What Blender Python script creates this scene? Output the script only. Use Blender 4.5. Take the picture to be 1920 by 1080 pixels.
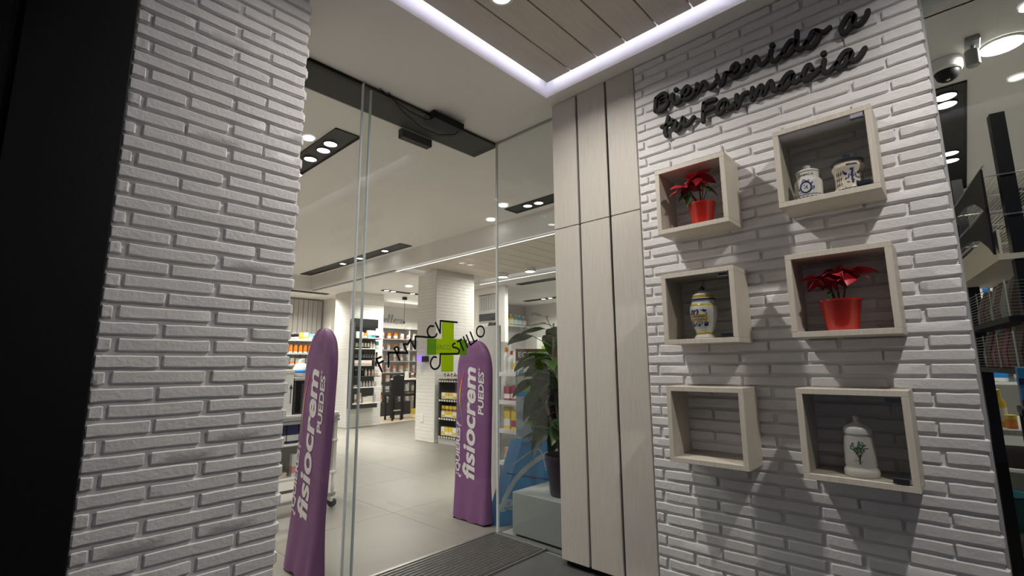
import bpy, bmesh, math, random
from math import sin, cos, pi, radians, sqrt, atan2
from mathutils import Vector, Matrix
random.seed(7)
for o in list(bpy.data.objects): bpy.data.objects.remove(o)
SC = bpy.context.scene
COL = SC.collection

# ---------------------------------------------------------------- camera
YAW, PIT, ROL = 0.82045, 0.158122, -0.0080394
fw = Vector((sin(YAW)*cos(PIT), cos(YAW)*cos(PIT), sin(PIT)))
rt = Vector((cos(YAW), -sin(YAW), 0)); up = rt.cross(fw)
r2 = rt*cos(ROL)+up*sin(ROL); u2 = up*cos(ROL)-rt*sin(ROL)
cd = bpy.data.cameras.new('camera'); cam = bpy.data.objects.new('camera', cd); COL.objects.link(cam)
cd.sensor_width = 36; cd.lens = 900.85/1920*36; cd.clip_start = .02
cam.matrix_world = Matrix(((r2.x, u2.x, -fw.x, 0), (r2.y, u2.y, -fw.y, 0), (r2.z, u2.z, -fw.z, 1.1), (0, 0, 0, 1)))
SC.camera = cam

# ---------------------------------------------------------------- world, lights, exposure
w = bpy.data.worlds.new('night'); SC.world = w; w.use_nodes = True
w.node_tree.nodes['Background'].inputs[0].default_value = (.40, .41, .60, 1)
w.node_tree.nodes['Background'].inputs[1].default_value = .11
SC.view_settings.view_transform = 'Standard'; SC.view_settings.look = 'None'
SC.view_settings.exposure = 0.0; SC.view_settings.gamma = 1; SC.view_settings.use_curve_mapping = False
P_SPOT, P_IN, E_LED, E_DISC = 19.0, 16.5, 10.0, 14.0        # porch downlights, shop luminaires, cove strip, lamp faces
WARM = (1, .945, .87)

def lamp(name, kind, loc, energy, color=(1, 1, 1), size=.1, size_y=None, rot=(0, 0, 0), spot=None, blend=.5, spread=None):
    l = bpy.data.lights.new(name, kind); l.energy = energy; l.color = color
    if kind == 'AREA':
        l.shape = 'RECTANGLE' if size_y else 'DISK'; l.size = size
        if size_y: l.size_y = size_y
        if spread: l.spread = radians(spread)
    elif kind == 'SPOT':
        l.spot_size = spot; l.spot_blend = blend; l.shadow_soft_size = size
    else: l.shadow_soft_size = size
    o = bpy.data.objects.new(name, l); COL.objects.link(o); o.location = loc; o.rotation_euler = rot
    return o

# ---------------------------------------------------------------- materials
MATS = {}
def mat(name, col, rough=.5, metal=0, bump=0, bscale=60, var=0, vscale=8, vcol=None, spec=.5, stretch=None, emit=None, estr=0, coat=0, trans=0, alpha=1, sub=0):
    m = bpy.data.materials.new(name); MATS[name] = m; m.use_nodes = True
    nt = m.node_tree; b = nt.nodes['Principled BSDF']
    b.inputs['Base Color'].default_value = (*col, 1); b.inputs['Roughness'].default_value = rough
    b.inputs['Metallic'].default_value = metal; b.inputs['Specular IOR Level'].default_value = spec
    b.inputs['Coat Weight'].default_value = coat
    b.inputs['Transmission Weight'].default_value = trans
    b.inputs['Alpha'].default_value = alpha
    if emit: b.inputs['Emission Color'].default_value = (*emit, 1); b.inputs['Emission Strength'].default_value = estr
    def coords(scale):
        tc = nt.nodes.new('ShaderNodeTexCoord'); mp = nt.nodes.new('ShaderNodeMapping')
        geo = nt.nodes.new('ShaderNodeNewGeometry')
        nt.links.new(geo.outputs['Position'], mp.inputs[0])
        s = stretch or (1, 1, 1); mp.inputs['Scale'].default_value = s
        n = nt.nodes.new('ShaderNodeTexNoise'); n.inputs['Scale'].default_value = scale; n.inputs['Detail'].default_value = 5
        nt.links.new(mp.outputs[0], n.inputs['Vector']); return n
    if var or vcol:
        n = coords(vscale); mx = nt.nodes.new('ShaderNodeMix'); mx.data_type = 'RGBA'
        c2 = vcol or tuple(c*(1-var) for c in col)
        mx.inputs[6].default_value = (*col, 1); mx.inputs[7].default_value = (*c2, 1)
        rp = nt.nodes.new('ShaderNodeMapRange'); rp.inputs[1].default_value = .35; rp.inputs[2].default_value = .65
        nt.links.new(n.outputs[0], rp.inputs[0]); nt.links.new(rp.outputs[0], mx.inputs[0])
        nt.links.new(mx.outputs[2], b.inputs['Base Color'])
    if bump:
        n = coords(bscale); bp = nt.nodes.new('ShaderNodeBump'); bp.inputs['Strength'].default_value = bump; bp.inputs['Distance'].default_value = .004
        nt.links.new(n.outputs[0], bp.inputs['Height']); nt.links.new(bp.outputs[0], b.inputs['Normal'])
    return m
def emat(name, col, s):
    m = bpy.data.materials.new(name); MATS[name] = m; m.use_nodes = True; nt = m.node_tree
    nt.nodes.clear(); e = nt.nodes.new('ShaderNodeEmission'); o = nt.nodes.new('ShaderNodeOutputMaterial')
    e.inputs[0].default_value = (*col, 1); e.inputs[1].default_value = s; nt.links.new(e.outputs[0], o.inputs[0]); return m
def glassmat(name, tint=(.97, .99, .98), refl=1.0):
    m = bpy.data.materials.new(name); MATS[name] = m; m.use_nodes = True; nt = m.node_tree; nt.nodes.clear()
    t = nt.nodes.new('ShaderNodeBsdfTransparent'); t.inputs[0].default_value = (*tint, 1)
    g = nt.nodes.new('ShaderNodeBsdfGlossy'); g.inputs['Roughness'].default_value = .005
    g.inputs[0].default_value = (refl, refl, refl, 1)
    lw = nt.nodes.new('ShaderNodeLayerWeight'); lw.inputs[0].default_value = .5
    pw = nt.nodes.new('ShaderNodeMath'); pw.operation = 'POWER'; pw.inputs[1].default_value = 5; nt.links.new(lw.outputs['Facing'], pw.inputs[0])
    fr = nt.nodes.new('ShaderNodeMath'); fr.operation = 'MULTIPLY_ADD'; fr.inputs[1].default_value = .95; fr.inputs[2].default_value = .04; nt.links.new(pw.outputs[0], fr.inputs[0])
    mx = nt.nodes.new('ShaderNodeMixShader'); o = nt.nodes.new('ShaderNodeOutputMaterial')
    nt.links.new(fr.outputs[0], mx.inputs[0]); nt.links.new(t.outputs[0], mx.inputs[1]); nt.links.new(g.outputs[0], mx.inputs[2]); nt.links.new(mx.outputs[0], o.inputs[0])
    return m
def vinyl(name, col, a):
    m = bpy.data.materials.new(name); MATS[name] = m; m.use_nodes = True; nt = m.node_tree; nt.nodes.clear()
    t = nt.nodes.new('ShaderNodeBsdfTransparent'); t.inputs[0].default_value = (*col, 1)
    d = nt.nodes.new('ShaderNodeBsdfDiffuse'); d.inputs[0].default_value = (*col, 1)
    tl = nt.nodes.new('ShaderNodeBsdfTranslucent'); tl.inputs[0].default_value = (*col, 1)
    m1 = nt.nodes.new('ShaderNodeMixShader'); m1.inputs[0].default_value = .5
    mx = nt.nodes.new('ShaderNodeMixShader'); mx.inputs[0].default_value = a; o = nt.nodes.new('ShaderNodeOutputMaterial')
    nt.links.new(d.outputs[0], m1.inputs[1]); nt.links.new(tl.outputs[0], m1.inputs[2])
    nt.links.new(t.outputs[0], mx.inputs[1]); nt.links.new(m1.outputs[0], mx.inputs[2]); nt.links.new(mx.outputs[0], o.inputs[0]); return m
def brickpaint(name, col, axis):
    """white painted thin brick seen from far: relief only in the normal"""
    m = mat(name, col, .6); nt = m.node_tree; b = nt.nodes['Principled BSDF']
    geo = nt.nodes.new('ShaderNodeNewGeometry'); sx = nt.nodes.new('ShaderNodeSeparateXYZ'); ad = nt.nodes.new('ShaderNodeMath'); cb = nt.nodes.new('ShaderNodeCombineXYZ')
    nt.links.new(geo.outputs['Position'], sx.inputs[0]); nt.links.new(sx.outputs[0], ad.inputs[0]); nt.links.new(sx.outputs[1], ad.inputs[1])
    nt.links.new(ad.outputs[0], cb.inputs[0]); nt.links.new(sx.outputs[2], cb.inputs[1])
    br = nt.nodes.new('ShaderNodeTexBrick'); nt.links.new(cb.outputs[0], br.inputs['Vector'])
    br.inputs['Scale'].default_value = 1; br.inputs['Brick Width'].default_value = .26; br.inputs['Row Height'].default_value = .05; br.inputs['Mortar Size'].default_value = .005
    br.inputs['Color1'].default_value = (1, 1, 1, 1); br.inputs['Color2'].default_value = (.9, .9, .9, 1); br.inputs['Mortar'].default_value = (0, 0, 0, 1); br.inputs['Mortar Smooth'].default_value = .4
    bp = nt.nodes.new('ShaderNodeBump'); bp.inputs['Strength'].default_value = .8; bp.inputs['Distance'].default_value = .008
    nt.links.new(br.outputs['Color'], bp.inputs['Height']); nt.links.new(bp.outputs[0], b.inputs['Normal']); return m

mat('brick_white', (.73, .722, .722), .62, bump=.5, bscale=70, var=.05, vscale=14)
mat('mortar_white', (.74, .735, .735), .7, bump=.4, bscale=60)
mat('ceil_white', (.79, .765, .735), .7, bump=.05, bscale=12)
mat('cove_white', (.82, .81, .82), .7)
mat('wall_white', (.74, .71, .67), .7)
mat('wall_grey', (.50, .48, .47), .6)
mat('slat_grey', (.42, .40, .38), .5)
mat('pale_wood', (.57, .54, .49), .5, bump=.25, bscale=9, vcol=(.51, .48, .435), vscale=9, stretch=(22, 22, .7))
mat('box_wood', (.60, .555, .48), .5, vcol=(.52, .48, .41), vscale=9, stretch=(22, 22, .9))
mat('plank_wood', (.60, .545, .48), .5, bump=.2, bscale=8, vcol=(.53, .48, .42), vscale=8, stretch=(.8, 30, 1))
mat('plank_in', (.72, .645, .55), .5, vcol=(.66, .585, .49), vscale=8, stretch=(.8, 20, 1))
mat('tile_in', (.215, .20, .177), .42, var=.10, vscale=2.2, bump=.03, bscale=20)
mat('grout', (.33, .31, .285), .8)
mat('tile_out', (.085, .088, .09), .45, var=.2, vscale=5)
mat('grout_out', (.16, .16, .155), .8)
mat('oak', (.66, .57, .45), .5, vcol=(.6, .5, .38), vscale=6, stretch=(.6, 14, 1))
mat('black', (.006, .006, .007), .45, spec=.2)
mat('black_metal', (.006, .006, .007), .45, spec=.2)
mat('blackboard', (.03, .03, .032), .55)
mat('graphite', (.0045, .0045, .006), .55, bump=.1, bscale=80, spec=.2)
mat('letter_black', (.032, .031, .029), .75, spec=.2)
mat('rubber', (.05, .048, .046), .8)
mat('steel', (.42, .41, .40), .35, metal=.8)
mat('chrome', (.75, .75, .75), .15, metal=1)
mat('silicone', (.62, .64, .64), .35)
mat('edge_glass', (.52, .57, .61), .15)
mat('white_plastic', (.78, .77, .74), .35)
mat('white_gloss', (.82, .81, .78), .2)
mat('grey_plastic', (.34, .34, .34), .45)
mat('grey_box', (.40, .40, .385), .5)
mat('purple', (.175, .060, .180), .62, bump=.15, bscale=30, var=.12, vscale=9)
mat('print_white', (.66, .62, .64), .6)
mat('dark_pot', (.035, .026, .034), .4)
mat('soil', (.05, .035, .025), .9)
mat('red_pot', (.46, .022, .014), .24, coat=.4)
mat('bract', (.50, .016, .035), .42, var=.45, vscale=40)
mat('leaf', (.055, .125, .03), .34, vcol=(.11, .19, .045), vscale=9)
mat('leaf_dark', (.03, .075, .022), .36, vcol=(.055, .12, .03), vscale=12)
mat('stem', (.10, .085, .04), .7)
mat('bark', (.16, .12, .08), .8)
mat('ceramic', (.78, .77, .74), .12, coat=.4)
mat('ceramic_cream', (.74, .66, .55), .14, coat=.4)
mat('blue_glaze', (.035, .045, .19), .2, coat=.3)
mat('navy_glaze', (.03, .04, .075), .15, coat=.4)
mat('yellow_glaze', (.58, .40, .03), .2, coat=.3)
mat('brown_glaze', (.10, .05, .03), .3)
mat('green_glaze', (.05, .16, .04), .3)
mat('latch', (.04, .045, .06), .3, metal=.5)
mat('orange', (.85, .24, .02), .4); mat('yellow', (.75, .55, .04), .4); mat('red', (.6, .05, .05), .4)
mat('blue', (.02, .25, .75), .35); mat('navy', (.02, .025, .12), .35); mat('cyan', (.15, .5, .62), .4)
mat('teal', (.04, .22, .24), .4); mat('green', (.2, .45, .06), .4); mat('pink', (.75, .35, .35), .4); mat('magenta', (.35, .02, .1), .4)
mat('cream', (.72, .64, .52), .5); mat('peach', (.72, .45, .30), .5); mat('brown', (.16, .09, .05), .6); mat('clear', (.5, .5, .48), .2)
mat('board_blue', (.02, .22, .50), .45); mat('board_pale', (.40, .46, .48), .45)
mat('carton_brown', (.35, .25, .13), .7)
brickpaint('brick_far', (.74, .72, .69), 0)
emat('disc', (1, .96, .90), E_DISC); emat('disc_dim', (1, .96, .9), 5); emat('led', (.83, .81, 1), E_LED); emat('led_in', (1, .97, .93), 2.2); emat('violet', (.25, .12, 1), 2.2); emat('amber', (1, .35, .03), 3); emat('redlamp', (1, .02, .05), 3)
glassmat('glass', refl=.6); glassmat('glass_side', (.90, .93, .93), .7); glassmat('glass_box', (.93, .935, .925)); glassmat('glass_shop', (.80, .83, .82), .5)
vinyl('green_vinyl', (.50, .66, .02), .85); vinyl('green_vinyl_end', (.24, .45, .04), .75)
mat('green_ink', (.10, .22, .03), .5)

# ---------------------------------------------------------------- mesh helpers
class M:
    def __init__(s): s.v = []; s.f = []; s.m = []; s.mi = 0
    def mat(s, i): s.mi = i; return s
    def add(s, vs, fs):
        n = len(s.v); s.v += [tuple(p) for p in vs]
        for f in fs: s.f.append([n+i for i in f]); s.m.append(s.mi)
        return s
    def box(s, a, b, bev=0):
        x0, x1 = sorted((a[0], b[0])); y0, y1 = sorted((a[1], b[1])); z0, z1 = sorted((a[2], b[2]))
        if bev <= 0:
            return s.add([(x, y, z) for z in (z0, z1) for y in (y0, y1) for x in (x0, x1)], [(0, 2, 3, 1), (4, 5, 7, 6), (0, 1, 5, 4), (2, 6, 7, 3), (0, 4, 6, 2), (1, 3, 7, 5)])
        bev = min(bev, (x1-x0)*.45, (y1-y0)*.45, (z1-z0)*.45); vs = []
        for k in range(8):
            i, j, l = k & 1, k >> 1 & 1, k >> 2
            X, Y, Z = (x0, x1)[i], (y0, y1)[j], (z0, z1)[l]; dx, dy, dz = (bev, -bev)[i], (bev, -bev)[j], (bev, -bev)[l]
            vs += [(X, Y+dy, Z+dz), (X+dx, Y, Z+dz), (X+dx, Y+dy, Z)]
        V = lambda k, ax: k*3+ax; fs = []
        for ax in range(3):
            o1, o2 = [q for q in range(3) if q != ax]
            for s_ in (0, 1):
                ks = [(s_ << ax) | (p << o1) | (q << o2) for p, q in ((0, 0), (1, 0), (1, 1), (0, 1))]
                fs.append([V(k, ax) for k in ks])
            for p in (0, 1):
                for q in (0, 1):
                    k0 = (p << o1) | (q << o2); k1 = k0 | (1 << ax)
                    fs.append([V(k0, o1), V(k1, o1), V(k1, o2), V(k0, o2)])
        for k in range(8): fs.append([V(k, 0), V(k, 1), V(k, 2)])
        return s.add(vs, fs)
    def prism(s, poly, ax, a, b):
        def P(u, v, d): return {0: (d, u, v), 1: (u, d, v), 2: (u, v, d)}[ax]
        n = len(poly); vs = [P(u, v, a) for u, v in poly]+[P(u, v, b) for u, v in poly]
        return s.add(vs, [list(range(n)), list(range(n, 2*n))]+[[i, (i+1) % n, n+(i+1) % n, n+i] for i in range(n)])
    def lathe(s, prof, c=(0, 0, 0), n=20, caps=True):
        vs = []; fs = []
        for r, z in prof:
            for k in range(n): a = 2*pi*k/n; vs.append((c[0]+r*cos(a), c[1]+r*sin(a), c[2]+z))
        for j in range(len(prof)-1):
            for k in range(n): fs.append((j*n+k, j*n+(k+1) % n, (j+1)*n+(k+1) % n, (j+1)*n+k))
        if caps:
            if prof[0][0] > 1e-5: fs.append(list(range(n)))
            if prof[-1][0] > 1e-5: fs.append([(len(prof)-1)*n+k for k in range(n)])
        return s.add(vs, fs)
    def tube(s, pts, r, n=6):
        pts = [Vector(p) for p in pts]; rr = r if isinstance(r, (list, tuple)) else [r]*len(pts); vs = []; fs = []; pn = None
        for i, p in enumerate(pts):
            t = (pts[min(i+1, len(pts)-1)]-pts[max(i-1, 0)]).normalized()
            if pn is None: pn = t.orthogonal().normalized()
            pn = (pn-t*pn.dot(t)); pn = pn.normalized() if pn.length > 1e-6 else t.orthogonal().normalized()
            b = t.cross(pn)
            for k in range(n): a = 2*pi*k/n; vs.append(p+(pn*cos(a)+b*sin(a))*rr[i])
        for i in range(len(pts)-1):
            for k in range(n): fs.append((i*n+k, i*n+(k+1) % n, (i+1)*n+(k+1) % n, (i+1)*n+k))
        fs.append(list(range(n))); fs.append([(len(pts)-1)*n+k for k in range(n)])
        return s.add(vs, fs)
    def stroke(s, pts, hw, P, d0, d1, bev=0, smooth=True, step=5):
        """a rounded ribbon along pts in a plane; P(u,v,d) maps to space"""
        pts = [Vector(p) for p in pts]
        if smooth and len(pts) > 2:
            q = [pts[0]]
            for i in range(len(pts)-1):
                a, b, c, d = pts[max(i-1, 0)], pts[i], pts[i+1], pts[min(i+2, len(pts)-1)]
                for k in range(1, step+1):
                    t = k/step; q.append(.5*((2*b)+(c-a)*t+(2*a-5*b+4*c-d)*t*t+(3*b-a-3*c+d)*t**3))
            pts = q
        prof = [(-hw, d0), (-hw, d1-bev), (-hw+bev, d1), (hw-bev, d1), (hw, d1-bev), (hw, d0)] if bev else [(-hw, d0), (-hw, d1), (hw, d1), (hw, d0)]
        np_ = len(prof); vs = []; fs = []; N = len(pts)
        segs = [pts] if smooth else [[pts[i], pts[i+1]] for i in range(N-1)]
        for sg in segs:
            base = len(vs); ns = len(sg)
            for i, p in enumerate(sg):
                t = sg[min(i+1, ns-1)]-sg[max(i-1, 0)]; t = t.normalized() if t.length > 1e-9 else Vector((1, 0)); nn = Vector((-t.y, t.x))
                for o, d in prof: vs.append(P(*(p+nn*o), d))
            for i in range(ns-1):
                for k in range(np_-1): a = base+i*np_+k; fs.append((a, a+1, a+np_+1, a+np_))
            for e in (0, 1):
                p = sg[-1] if e else sg[0]; t = (sg[-1]-sg[-2]) if e else (sg[0]-sg[1]); t = t.normalized() if t.length > 1e-9 else Vector((1, 0)) * (1 if e else -1)
                half = [(o, d) for o, d in prof if o > 0]; b0 = len(vs); K = 6
                vs.append(P(p.x, p.y, d1))
                for k in range(K+1):
                    a = -pi/2+pi*k/K; dr = Vector((t.x*cos(a)-t.y*sin(a), t.x*sin(a)+t.y*cos(a)))
                    for o, d in half: vs.append(P(*(p+dr*o), d))
                h = len(half)
                for k in range(K):
                    a = b0+1+k*h; fs.append((b0, a, a+h))
                    for q in range(h-1): fs.append((a+q, a+q+1, a+h+q+1, a+h+q))
        return s.add(vs, fs)
    def mesh(s, name, mats, smooth=False, off=(0, 0, 0), ang=None):
        me = bpy.data.meshes.new(name); me.from_pydata([(x-off[0], y-off[1], z-off[2]) for x, y, z in s.v], [], s.f)
        for m_ in mats: me.materials.append(MATS[m_])
        for p, i in zip(me.polygons, s.m): p.material_index = min(i, len(mats)-1)
        bm = bmesh.new(); bm.from_mesh(me); bmesh.ops.recalc_face_normals(bm, faces=bm.faces); bm.to_mesh(me); bm.free()
        if smooth:
            me.polygons.foreach_set('use_smooth', [True]*len(me.polygons))
            if ang: me.set_sharp_from_angle(angle=radians(ang))
        me.update(); return me

WL = {}
def props(o, label=None, cat=None, group=None, kind=None):
    if label: o['label'] = label
    if cat: o['category'] = cat
    if group: o['group'] = group
    if kind: o['kind'] = kind
    return o
def thing(name, loc, label, cat, group=None):
    o = bpy.data.objects.new(name, None); COL.objects.link(o); o.location = loc; o.empty_display_size = .05
    WL[o.name] = Vector(loc); return props(o, label, cat, group)
def part(name, m, mats, parent=None, smooth=False, ang=None, label=None, cat=None, group=None, kind=None):
    """one mesh object; vertices are given in room coordinates"""
    mats = [mats] if isinstance(mats, str) else mats
    if parent is not None: off = WL[parent.name]
    else:
        xs = [p[0] for p in m.v]; ys = [p[1] for p in m.v]; zs = [p[2] for p in m.v]
        off = Vector(((min(xs)+max(xs))/2, (min(ys)+max(ys))/2, min(zs)))
    me = m.mesh(name, mats, smooth, off, ang); o = bpy.data.objects.new(name, me); COL.objects.link(o)
    if parent is not None: o.parent = parent
    else: o.location = off
    WL[o.name] = Vector(off); return props(o, label, cat, group, kind)
def inst(name, me, parent, loc, rot=(0, 0, 0), scale=(1, 1, 1)):
    o = bpy.data.objects.new(name, me); COL.objects.link(o); o.parent = parent
    o.location = Vector(loc)-WL[parent.name]; o.rotation_euler = rot; o.scale = scale; return o
def text_fit(m, txt, u0, u1, v0, v1, P, bold=0, shear=0, size=.1, res=4):
    """lettering stretched to fill a given rectangle"""
    t = text_m(M(), txt, size, lambda u, v: (u, v, 0), bold, shear, 'LEFT', res=res); xs = [p[0] for p in t.v]; ys = [p[1] for p in t.v]
    a, b, c, d = min(xs), max(xs), min(ys), max(ys)
    return m.add([P(u0+(x-a)/(b-a)*(u1-u0), v0+(y-c)/(d-c)*(v1-v0)) for x, y, _ in t.v], t.f)
def text_m(m, txt, size, P, bold=0, shear=0, align='CENTER', depth=None, spacing=1, res=3):
    """flat lettering; P(u,v) maps to space"""
    c = bpy.data.curves.new('txt', 'FONT'); c.body = txt; c.size = size; c.offset = bold; c.shear = shear; c.align_x = align; c.resolution_u = res; c.space_character = spacing
    o = bpy.data.objects.new('txt', c); COL.objects.link(o); bpy.context.view_layer.update()
    me = bpy.data.meshes.new_from_object(o.evaluated_get(bpy.context.evaluated_depsgraph_get()))
    m.add([P(v.co.x, v.co.y) for v in me.vertices], [list(p.vertices) for p in me.polygons])
    bpy.data.objects.remove(o); bpy.data.curves.remove(c); bpy.data.meshes.remove(me); return m
ORD = ['first', 'second', 'third', 'fourth', 'fifth', 'sixth', 'seventh', 'eighth', 'ninth', 'tenth', 'eleventh', 'twelfth', 'thirteenth', 'fourteenth']

# ================================================================ STRUCTURE
ZC, ZI = 2.74, 2.47
def struct(name, m, mats, **k): return part(name, m, mats, kind='structure', **k)

# ---- floors: slabs with separate tiles laid on them
fl = struct('floor', M().box((-1, 2.40, -.06), (8.6, 9.75, -.004)).box((2.42, -1.6, -.06), (8.6, 2.40, -.004)), 'grout')
T = .90
tile_me = M().box((-T/2+.0012, -T/2+.0012, -.004), (T/2-.0012, T/2-.0012, 0), .001).mesh('tile', ['tile_in'])
for i in range(-1, 8):
    for j in range(0, 9):
        x = .85+i*T; y = 2.40+T/2+j*T
        if x-T/2 < -1 or x+T/2 > 8.6 or y+T/2 > 9.75: continue
        inst('tile', tile_me, fl, (x, y, 0))
for i in range(2, 8):
    for j in range(1, 5):
        x = .85+i*T; y = 2.40+T/2-j*T
        if x-T/2 < 2.42 or x+T/2 > 8.6: continue
        inst('tile', tile_me, fl, (x, y, 0))
fp = struct('floor_porch', M().box((-2.5, -3, -.06), (2.42, 2.40, -.004)), 'grout_out')
TO = .60
tile_o = M().box((-TO/2+.003, -TO/2+.003, -.004), (TO/2-.003, TO/2-.003, 0), .001).mesh('tile', ['tile_out'])
for i in range(-8, 1):
    for j in range(0, 8):
        x = 2.12-TO/2+i*TO+TO*.42; y = 1.965-TO/2-j*TO
        if x+TO/2 > 2.5: continue
        inst('tile', tile_o, fp, (x, y, 0))
struct('floor_oak', M().box((4.7, 8.30, 0), (7.4, 9.7, .012), .003), 'oak')

# ---- porch ceiling with raised cove
RX0, RX1, RY0, RY1, HR = .30, 2.18, -1.6, 1.728, .11
pc = M()
pc.box((-2.5, -3, ZC), (RX0, 2.46, ZC+.02)).box((RX1, -3, ZC), (2.42, 2.46, ZC+.02)).box((RX0, RY1, ZC), (RX1, 2.46, ZC+.02)).box((RX0, -3, ZC), (RX1, RY0, ZC+.02))
cpo = struct('ceiling_porch', pc, 'ceil_white')
cv = M()
cv.box((RX0-.02, RY0-.02, ZC+.02), (RX0, RY1+.02, ZC+HR)).box((RX1, RY0-.02, ZC+.02), (RX1+.02, RY1+.02, ZC+HR)).box((RX0, RY1, ZC+.02), (RX1, RY1+.02, ZC+HR)).box((RX0, RY0-.02, ZC+.02), (RX1, RY0, ZC+HR))
cv.box((RX0-.02, RY0-.02, ZC+HR), (RX1+.02, RY1+.02, ZC+HR+.02))
cvo = struct('ceiling_cove', cv, 'cove_white')
PX0, PX1, PY1 = RX0+.045, RX1-.045, RY1-.045
py = PY1; PW = .182; k = 0
while py-PW > RY0+.04:
    part('plank', M().box((PX0, py-PW+.007, ZC+.062), (PX1, py, ZC+.082), .002), 'plank_wood', cvo); py -= PW
part('backing_board', M().box((PX0+.02, RY0+.06, ZC+.0825), (PX1-.02, PY1-.02, ZC+.0905)), 'black', cvo)
led = M()
led.box((PX0+.01, PY1-.012, ZC+.0915), (PX1-.01, PY1-.002, ZC+.0985)).box((PX1-.012, RY0+.08, ZC+.0915), (PX1-.002, PY1-.02, ZC+.0985)).box((PX0+.002, RY0+.08, ZC+.0915), (PX0+.012, PY1-.02, ZC+.0985))
part('led_strip', led, 'led', cvo, label='bluish white light strip hidden around the cove')
# porch downlights
for n, (x, y) in enumerate([(1.44, 1.395), (1.44, -.42), (.62, 1.395), (.62, -.42)]):
    lab = ['round downlight in the porch ceiling planks, glowing at the top picture edge', 'round porch downlight in the planks above the viewer, out of the picture', 'round porch downlight in the planks in front of the white brick pillar', 'round porch downlight in the planks nearest the black facade panel'][n]
    t = thing('downlight', (x, y, ZC+.055), lab, 'ceiling light', 'porch downlights')
    part('trim_ring', M().lathe([(.046, .004), (.058, .004), (.058, .0065), (.046, .0065), (.046, .004)], (x, y, ZC+.0545), 28, False), 'white_plastic', t)
    part('lens', M().lathe([(.0001, 0), (.045, 0)], (x, y, ZC+.0595), 28, False), 'disc', t)
    lamp('downlight_lamp', 'AREA', (x, y, ZC+.050), P_SPOT*(1 if x > 1 else .04), (1, .94, .87), .075, spread=154)

# ---- shop ceiling around the raised plank tray
TX0, TX1, TY0, TY1, HT = 3.93, 5.60, 1.6, 5.98, .13
XS, YS = 3.88, 8.70
ci = M()
ci.box((-1, YS, ZI), (TX0, 9.75, ZI+.02)).box((TX1, -1.6, ZI), (8.6, 9.75, ZI+.02)).box((TX0, TY1, ZI), (TX1, 9.75, ZI+.02)).box((2.42, -1.6, ZI), (TX0, 1.2, ZI+.02)).box((TX0, -1.6, ZI), (TX1, TY0, ZI+.02))
ci.box((-1, 2.46, ZC), (XS, YS, ZC+.02)).box((2.42, 1.2, ZC), (XS, 2.46, ZC+.02))          # higher part inside the door
ci.box((XS, 1.2, ZI+.02), (XS+.02, YS+.02, ZC+.02)).box((-1, YS, ZI+.02), (XS, YS+.02, ZC+.02)).box((2.42, 1.18, ZI+.02), (XS, 1.2, ZC+.02))
ceil = struct('ceiling', ci, 'ceil_white')
ct = M()
ct.box((TX0-.02, TY0, ZI+.02), (TX0, TY1, ZI+HT)).box((TX1, TY0, ZI+.02), (TX1+.02, TY1, ZI+HT)).box((TX0-.02, TY1, ZI+.02), (TX1+.02, TY1+.02, ZI+HT)).box((TX0-.02, TY0-.02, ZI+.02), (TX1+.02, TY0, ZI+HT)).box((TX0-.02, TY0-.02, ZI+HT), (TX1+.02, TY1+.02, ZI+HT+.02))
tray = struct('ceiling_tray', ct, 'cove_white')
pm = M().box((-(TX1-TX0)/2+.05, -.117, 0), ((TX1-TX0)/2-.05, .117, .015), .002).mesh('plank', ['plank_in'])
yy = TY1-.17
while yy > TY0+.1:
    inst('plank', pm, tray, ((TX0+TX1)/2, yy, ZI+.062)); yy -= .242
part('backing_board', M().box((TX0+.08, TY0+.08, ZI+.078), (TX1-.08, TY1-.08, ZI+.088)), 'brown', tray)
part('led_strip', M().box((TX0+.055, TY0+.1, ZI+.089), (TX0+.07, TY1-.1, ZI+.098)).box((TX1-.07, TY0+.1, ZI+.089), (TX1-.055, TY1-.1, ZI+.098)).box((TX0+.1, TY1-.075, ZI+.089), (TX1-.1, TY1-.06, ZI+.098)), 'led_in', tray)

part('tray_edge_glow', M().box((TX0-.014, TY0, ZI-.005), (TX0, TY1, ZI-.0005)).box((TX1, TY0, ZI-.005), (TX1+.014, TY1, ZI-.0005)), 'led_in', tray)  # emissive strips drawing the bright line along both tray edges
# ---- shop walls
struct('wall_back', M().box((-1, 9.75, 0), (8.6, 9.87, ZI)), 'wall_white')
struct('wall_far', M().box((8.6, -1.6, 0), (8.72, 9.75, ZI)), 'wall_white')
struct('wall_inner_left', M().box((-1.12, 2.46, 0), (-1, 9.75, ZC)), 'wall_white')
struct('wall_inner_front', M().box((2.30, -1.72, 0), (8.6, -1.6, ZI)), 'wall_white')
struct('wall_window_head', M().box((2.345, -1.72, ZI), (2.43, -.02, ZC+.02)), 'ceil_white')
struct('wall_niche', M().box((5.95, 5.72, 0), (6.03, 8.2, ZI)), 'wall_white')
struct('wall_corner', M().box((7.0, 7.6, 0), (8.6, 7.72, ZI)), 'wall_grey')
struct('wall_pilaster', M().box((4.62, 9.35, 0), (5.1, 9.75, ZI)), 'wall_white')
def column(name, x0, y0, x1, y1, z):
    return struct(name, M().box((x0, y0, 0), (x1, y1, z), .006), 'brick_far')
column('wall_column_1', 4.42, 8.20, 5.12, 8.80, ZI-.001)
cB = column('wall_column_2', 4.43, 5.68, 5.20, 6.14, ZI+.0615)
part('socket', M().box((4.422, 5.93, .28), (4.43, 6.0, .40), .003), 'white_plastic', cB)
struct('baseboard_back', M().box((4.3, 9.735, 0), (8.6, 9.75, .08)), 'white_plastic')

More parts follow.
